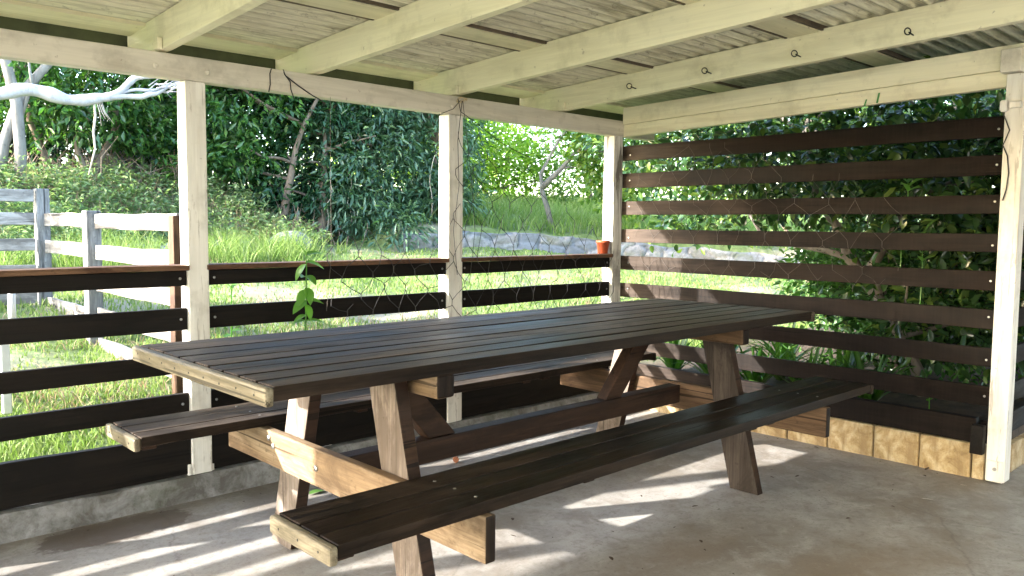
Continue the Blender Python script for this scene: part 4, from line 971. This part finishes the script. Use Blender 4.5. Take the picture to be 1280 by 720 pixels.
n1 = fbm(X, Y, .9); ok &= (n1 > -.28) | (RNG.random(len(X)) < .25)
X, Y, D, n1 = X[ok], Y[ok], D[ok], n1[ok]
Hh = (.022 + .045*RNG.random(len(X))**2.5)*(1+.9*np.clip(n1, -.3, 1)) * (1 + .5*np.exp(-((Y-3.9)/.5)**2)); Wd = .0035 + .0011*D
struct(tag(obj('grass', blades(X, Y, Hh, Wd, .45), M['grass']), 'short sunlit lawn grass beyond the railing', 'grass'), 'stuff')
X, Y, D = scatter(13000, 3, 60, 3.7, 12); toe = 10.3 + .12*(X-2.9) + .35*np.sin(X*1.7); ok = (Y > 3.71) & (Y < toe+.3) & ~((X > 4.4) & (Y < 3.9)); n1 = fbm(X, Y, 1.3); ok &= (n1 > .1)
X, Y, D = X[ok], Y[ok], D[ok]
struct(tag(obj('dry_grass', blades(X, Y, .03+.07*RNG.random(len(X)), .003+.0009*D, .9), M['straw']), 'straw coloured dry grass in patches on the lawn', 'grass'), 'stuff')
# long grass on the slope in front of the bank and by the fence
n = 24000; X = RNG.uniform(1.9, 6.6, n); Y = 8.6 + RNG.random(n)*3.2 + .1*(X-2); n1 = fbm(X, Y, 1.1); n2 = fbm(X, Y, 3.1)
ok = ((n1 > -.05) & (X < 3.6) & (Y < 10.3)) | ((np.hypot((X-5.0)/.95, (Y-10.2)/.95) + .9*n2 < .85)); X, Y, n2 = X[ok], Y[ok], n2[ok]
struct(tag(obj('long_grass', blades(X, Y, (.10+.30*RNG.random(len(X))**1.5)*(1+.6*n2), np.full(len(X), .012), .55), M['grass']), 'long lush green grass in front of the bank', 'grass'), 'stuff')
# behind the wall: sunny rough grass
n = 26000; X = RNG.uniform(8, 19, n); Y = RNG.uniform(6, 19, n); w = wall_side(X, Y); ok = (w > .3) & (w < 9); X, Y = X[ok], Y[ok]
struct(tag(obj('rough_grass', blades(X, Y, .14+.22*RNG.random(len(X)), np.full(len(X), .022), .5), M['grass']), 'rough sunny grass above the stone wall', 'grass'), 'stuff')
# weeds on the bank
P = []; D = []; stem = MB(); rr = random.Random(77)
for k in range(1500):
    x = rr.uniform(.6, 6.3); toe_ = 10.3 + .12*(x-2.9) + .35*math.sin(x*1.7); y = toe_ + rr.uniform(.1, 2.7); z = H_(x, y); h = rr.uniform(.12,.40)*(1+.5*mnoise.noise(Vector((x*1.4,y*1.4,5))))
    lx, ly = rr.gauss(0,.12), rr.gauss(0,.12)
    stem.tube([(x,y,z),(x+lx*.5,y+ly*.5,z+h*.6),(x+lx,y+ly,z+h)], [.006,.005,.002], 3, False)
    for j in range(12):
        q = rr.uniform(.25,1); P.append((x+lx*q+rr.gauss(0,.05), y+ly*q+rr.gauss(0,.05), z+h*q)); D.append((rr.gauss(0,1), rr.gauss(0,1), .3))
struct(tag(obj('weeds', leaves(np.array(P), np.array(D), .085, .035, .4, .0), M['weed']), 'mass of leafy weeds covering the bank', 'weeds'), 'stuff')
n = 2200; X = RNG.uniform(.8, 6.4, n); Y = 10.5 + .12*(X-2.9) + RNG.random(n)*2.6; n1 = fbm(X, Y, .9); ok = (n1 > -.02) | (X > 5); X, Y = X[ok], Y[ok]
struct(tag(obj('dry_stalks', blades(X, Y, .15+.30*RNG.random(len(X)), np.full(len(X), .010), .55), M['straw']), 'pinkish dry stalks among the weeds', 'weeds'), 'stuff')

# ------------------------------------------------------------------ small things
# seedling in front of the middle rails
sd = thing('seedling', (1.93,3.45,0), 'tall slender seedling with bright leaves in front of the middle black rails', 'seedling')
m = MB(); m.tube([(1.925,3.45,0),(1.918,3.45,.4),(1.927,3.45,.757),(1.932,3.45,.86),(1.933,3.45,.965),(1.936,3.45,1.06),(1.935,3.45,1.085)], [.005,.0045,.004,.0035,.003,.0025,.002], 6)
obj('stem', m, M['seedleaf'], sd, smooth=True)
def leaf(m, base, d, L, W, up=(0,-.4,1), curl=.15):
    b = Vector(base); d = Vector(d).normalized(); u = Vector(up).normalized(); s = d.cross(u).normalized(); u = s.cross(d); V = []; n = 7
    for i in range(n+1):
        q = i/n; w = W*.5*math.sin(math.pi*min(1, q**.85*.97+.03))**.8*(1 if i < n else 0); c = b + d*L*q - u*L*curl*q*q*2
        V += [c - s*w + u*w*.35, c, c + s*w + u*w*.35]
    F = []
    for i in range(n):
        for k in (0, 1): F.append((i*3+k, i*3+k+1, (i+1)*3+k+1, (i+1)*3+k))
    m.add(V, F)
for (bz, dx, dy, dz, L, W) in ((1.083,-.45,-.3,.9,.075,.034),(1.083,.9,-.2,.3,.085,.040),(1.05,.8,-.4,-.1,.09,.045),(1.04,-.6,.2,-.7,.09,.040),(.985,.3,-.8,-.3,.07,.05),(.98,-.5,-.5,.2,.06,.04),(.93,.15,-.6,-.9,.085,.055),(.92,-.7,-.3,-.75,.095,.045),
       (.868,-.85,-.3,-.35,.095,.05),(.868,.9,-.3,.05,.085,.045),(.85,.1,-.6,-.8,.08,.04),(.80,-.8,0,-.2,.07,.03),(.772,.9,-.3,.1,.09,.032),(.772,-.8,.2,.05,.06,.03)):
    m = MB(); leaf(m, (1.93,3.45,bz), (dx,dy,dz), L, W); obj('leaf', m, M['seedleaf'], sd, smooth=True)
sd = thing('seedling', (1.66,3.68,.12), 'small lime seedling poking up behind the middle rails', 'seedling')
m = MB(); m.tube([(1.66,3.68,.1),(1.665,3.68,.6),(1.67,3.68,.92)], .003, 6); obj('stem', m, M['seedleaf'], sd)
for (bz, dx, dz, L) in ((.92,-.5,.8,.07),(.92,.5,.9,.05),(.72,.8,.3,.05),(.70,-.7,.2,.05),(.40,.6,.6,.06)):
    m = MB(); leaf(m, (1.668,3.68,bz), (dx,-.3,dz), L, L*.5); obj('leaf', m, M['seedleaf'], sd, smooth=True)
# orange plastic pot on the handrail
pt = thing('flower_pot', (4.262,3.602,1.047), 'small orange plastic flower pot on the handrail by the flaking corner post', 'flower pot')
m = MB(); m.lathe((4.262,3.602,1.047), [(.0,.0),(.034,.0),(.042,.070),(.0455,.070),(.047,.088),(.043,.088),(.040,.072),(.032,.006),(0,.006)], 24); obj('pot', m, M['terracotta'], pt, smooth=True)
m = MB(); m.lathe((4.262,3.602,1.047), [(.0,.062),(.039,.058)], 20); obj('soil', m, M['soil'], pt)
# green tape scraps on the side beam
for (y, za, zb, w, dx, lab) in ((1.85,1.945,1.893,.009,.004,'longer strip of green tape stuck under the cream side beam'),(1.916,1.918,1.885,.007,.002,'shorter strip of green tape left of the longer one')):
    m = MB(); m.hexa([(4.3965,y-w/2,zb),(4.3985,y-w/2,zb),(4.3985,y+w/2,zb),(4.3965,y+w/2,zb)], [(4.3965,y-w/2-.010,za),(4.3985,y-w/2-.010,za),(4.3985,y+w/2-.010,za),(4.3965,y+w/2-.010,za)])
    tag(obj('tape_strip', m, M['tape']), lab, 'tape')
# black wires hanging off the beam
for k, (pts, lab) in enumerate((([(1.816,3.54,1.94),(1.815,3.552,1.92),(1.816,3.552,1.87),(1.806,3.548,1.835)], 'short black wire end hooked over the beam left of the others'),
        ([(1.886,3.56,1.948),(1.888,3.549,1.925),(1.915,3.548,1.895),(1.918,3.548,1.86),(1.934,3.55,1.82)], 'black wire tied round the beam, lower end hanging'),
        ([(1.892,3.549,1.92),(1.96,3.548,1.88),(2.03,3.548,1.845),(2.087,3.55,1.824),(2.095,3.55,1.80)], 'black wire slanting down the beam towards the middle post'))):
    m = MB(); m.tube(pts, .003, 6); tag(obj('wire', m, M['net'], smooth=True), lab, 'wire')
m = MB(); tw = [(2.965+.035*math.cos(t)*(1+.1*math.sin(5*t)), 3.549-.004*abs(math.sin(3*t)), 1.925+.016*math.sin(t*1.3)) for t in np.linspace(0, 12, 60)]; m.tube(tw, .0022, 5)
tag(obj('twine', m, M['twine']), 'sisal twine knotted to the beam above the middle post', 'twine')
# garden netting
def netting(w, hz, x0, x1, z0, topf, place, rad, seed, loss=.10):
    """knotted strands that zigzag from knot to knot, slack, with strands missing where the net is torn"""
    m = MB(); nl = int((2.0-z0)/hz); rn = random.Random(seed)
    def nz(a, b, k): return mnoise.noise(Vector((a, b, seed+k)))
    for i in range(int((x1-x0)/w)+1):
        pts = []; runs = []
        for j in range(nl+1):
            xk = x0 + (i + (.5 if (i+j) % 2 == 0 else -.5))*w; z = z0 + j*hz
            jx = w*(.75*nz(xk*2.1, z*2.1, 0) + .45*nz(xk*7, z*7, 4)); jz = hz*(.9*nz(xk*1.9, z*1.9, 9) + .45*nz(xk*8, z*8, 2))
            if z+jz > topf(xk): break
            if pts:
                p = pts[-1]; a, b_ = p[0]*.55+(xk+jx)*.45, p[1]*.5+(z+jz)*.5 - .12*hz*rn.random()
                pts.append((a + w*.25*rn.uniform(-1, 1), b_))
                if rn.random() < loss:
                    runs.append(pts); pts = []
            ks = hz*rn.uniform(.06, .16)
            pts.append((xk+jx, z+jz-ks)); pts.append((xk+jx+w*.03*rn.uniform(-1,1), z+jz+ks))
        runs.append(pts)
        for q in runs:
            if len(q) > 2: m.tube([place(*p) for p in q], [rad*(1.45 if k % 3 != 2 else 1) for k in range(len(q))], 4)
    return m
def topA(x): return 1.20 + .08*math.sin(x*9) if x < 2.86 else float(np.interp(x, [2.86,2.95,3.05,3.15,3.25,3.40,3.6,3.9,4.3], [1.75,1.83,1.80,1.74,1.68,1.63,1.52,1.33,1.16]))
m = netting(.078, .115, 2.16, 4.30, .72, topA, lambda x, z: (x, 3.538-.006*math.sin(x*7+z*5), z), .0017, 1, .16)
edge = [(2.93,3.54,1.93),(2.95,3.54,1.86),(3.05,3.54,1.815),(3.15,3.54,1.765),(3.25,3.54,1.715),(3.40,3.54,1.665),(3.5,3.54,1.64)]
m.tube(edge, .0022, 5); m.tube([(2.95,3.545,1.92),(2.90,3.545,1.87),(2.80,3.545,1.83),(2.795,3.545,1.79)], .002, 5); m.tube([(2.96,3.54,1.92),(2.93,3.54,1.70),(2.94,3.54,1.45),(2.90,3.54,1.2),(2.93,3.54,.95)], .0018, 5)
m.tube([(2.965,3.54,1.92),(3.03,3.54,1.5),(3.06,3.54,1.2),(3.02,3.54,.9)], .0016, 5)
tag(obj('netting', m, M['net']), 'torn black garden netting strung from the beam over the middle and right rails', 'netting')
m = netting(.085, .125, 1.75, 3.50, .90, lambda y: 1.72+.1*math.sin(y*5) if y > 2.0 else 1.45, lambda y, z: (4.404-.003*math.sin(y*6), y, z), .0006, 31, .3)
tag(obj('netting', m, M['netpale']), 'fine pale netting clinging to the slatted screen', 'netting')
# thin strings hanging in front of the trees
for (pts, lab) in (([(2.13,3.55,1.85),(2.128,3.55,1.44),(2.129,3.55,1.07),(2.10,3.55,.80)], 'thin straight string hanging from the beam, left of the netting'), ):
    m = MB(); m.tube(pts, .0010, 5); tag(obj('string', m, M['netpale']), lab, 'string')
# rubbish on the floor
m = MB(); leaf(m, (1.83,3.255,.004), (1,.1,.05), .085, .045, (0,0,1), .05); tag(obj('fallen_leaf', m, M['greenleaf'], base=(1.86,3.255,0)), 'fresh green leaf on the floor behind the left table legs', 'leaf')
m = MB(); m.tube([(2.645,3.20,.017),(2.66,3.222,.017)], [.015,.015], 14); m.tube([(2.64,3.193,.017),(2.645,3.20,.017)], [.010,.010], 14); tag(obj('copper_fitting', m, M['copper'], base=(2.653,3.21,0)), 'small copper pipe fitting lying on the floor under the table', 'pipe fitting')
rr = random.Random(4)
spots = [(2.92,1.7),(3.65,1.97),(3.75,2.03),(3.75,1.89),(3.0,1.98),(2.3,2.41),(2.28,2.16),(2.29,1.87),(2.17,2.27),(2.17,2.5),(4.30,2.11),(4.34,2.08),(2.68,1.74),(4.36,1.5),(4.24,1.47),(3.36,1.46)] + [(rr.uniform(.9,4.3), rr.uniform(1.3,3.45)) for _ in range(46)]
spots += [(rr.uniform(.8,4.3), 3.5-abs(rr.gauss(0,.06))) for _ in range(45)] + [(4.38-abs(rr.gauss(0,.06)), rr.uniform(1.3,3.4)) for _ in range(30)]
for k, (x, y) in enumerate(spots):
    m = MB(); a = rr.uniform(0, 6.28); L = rr.uniform(.012,.035) if k < 16 else rr.uniform(.005,.016); leaf(m, (x-math.cos(a)*L/2, y-math.sin(a)*L/2, .004), (math.cos(a), math.sin(a), .12), L, L*rr.uniform(.35,.6), (0,0,1), rr.uniform(-.2,.2))
    tag(obj('leaf_scrap', m, M['deadleaf'], base=(x,y,0)), 'dark dry leaf scrap lying on the concrete floor', 'leaf scrap', 'dark leaf scraps on the concrete')
for (x, y, L, lab) in ((3.87,1.35,.05,'pale feather like scrap on the floor near the white corner post'),(4.22,1.30,.03,'small pale splinter on the floor right of the feather like scrap')):
    m = MB(); leaf(m, (x,y,.004), (.3,-1,.03), L, L*.2, (0,0,1), .0); tag(obj('pale_scrap', m, M['paleleaf'], base=(x,y,0)), lab, 'scrap')

# ------------------------------------------------------------------ unseen wall behind the viewer, added for its effect on the light
M['house'] = paint('weatherboard_paint', (.66,.64,.58), (.5,.48,.42), 'x', .25)
hs = thing('house', (1, -2.8, 0), 'cream weatherboard house wall that the shelter leans against', 'house')
m = MB()
for k in range(20):
    z = -.1 + k*.165; m.add([(-4.6,-2.32,z),(9,-2.32,z),(9,-2.342,z+.17),(-4.6,-2.342,z+.17),(9,-2.342,z),(-4.6,-2.342,z)], [(0,1,2,3),(5,4,1,0)])
m.box(-4.6,9,-2.7,-2.345,-.1,3.2); obj('wall', m, M['house'], hs)
# ------------------------------------------------------------------ light
SUN = Vector((1, -.41, -.40)).normalized()
el = math.asin(-SUN.z); az = math.atan2(-SUN.x, -SUN.y)        # compass angle from +Y towards +X
w = bpy.data.worlds.new('World'); sc.world = w; w.use_nodes = True; nt = w.node_tree; nt.nodes.clear()
sky = nt.nodes.new('ShaderNodeTexSky'); sky.sky_type = 'NISHITA'; sky.sun_disc = False; sky.sun_elevation = el; sky.sun_rotation = az
sky.air_density = 1.0; sky.dust_density = 1.4; sky.ozone_density = 1.0
bg = nt.nodes.new('ShaderNodeBackground'); bg.inputs[1].default_value = .15; ow = nt.nodes.new('ShaderNodeOutputWorld')
nt.links.new(sky.outputs[0], bg.inputs[0]); nt.links.new(bg.outputs[0], ow.inputs[0])
sl = bpy.data.lights.new('sun', 'SUN'); sl.energy = 2.0; sl.angle = R(.7); sl.color = (1, .955, .88)
so = bpy.data.objects.new('sun', sl); C.objects.link(so); so.rotation_euler = SUN.to_track_quat('-Z', 'Y').to_euler(); so.location = (-20, 12, 15)

# ------------------------------------------------------------------ camera
yaw, pitch, roll, fpx = 0.7587, -0.0764, 0.0091, 1018.65
cy_, sy_, cp, sp = math.cos(yaw), math.sin(yaw), math.cos(pitch), math.sin(pitch)
fw = Vector((sy_*cp, cy_*cp, sp)); r = Vector((cy_, -sy_, 0)); u = r.cross(fw)
r2 = r*math.cos(roll) + u*math.sin(roll); u2 = -r*math.sin(roll) + u*math.cos(roll)
cd = bpy.data.cameras.new('camera'); cam = bpy.data.objects.new('camera', cd); C.objects.link(cam)
cd.sensor_width = 36; cd.lens = fpx/1280*36; cd.clip_start = .05; cd.clip_end = 500
cam.matrix_world = Matrix(((r2.x, u2.x, -fw.x, 0), (r2.y, u2.y, -fw.y, 0), (r2.z, u2.z, -fw.z, 1.23), (0,0,0,1)))
sc.camera = cam
vs = sc.view_settings; vs.view_transform = 'Standard'; vs.look = 'None'; vs.gamma = 1; vs.use_curve_mapping = False; vs.exposure = 3.6
sc.cycles.max_bounces = 8; sc.cycles.diffuse_bounces = 5; sc.cycles.glossy_bounces = 3; sc.cycles.transmission_bounces = 4; sc.cycles.sample_clamp_indirect = 6
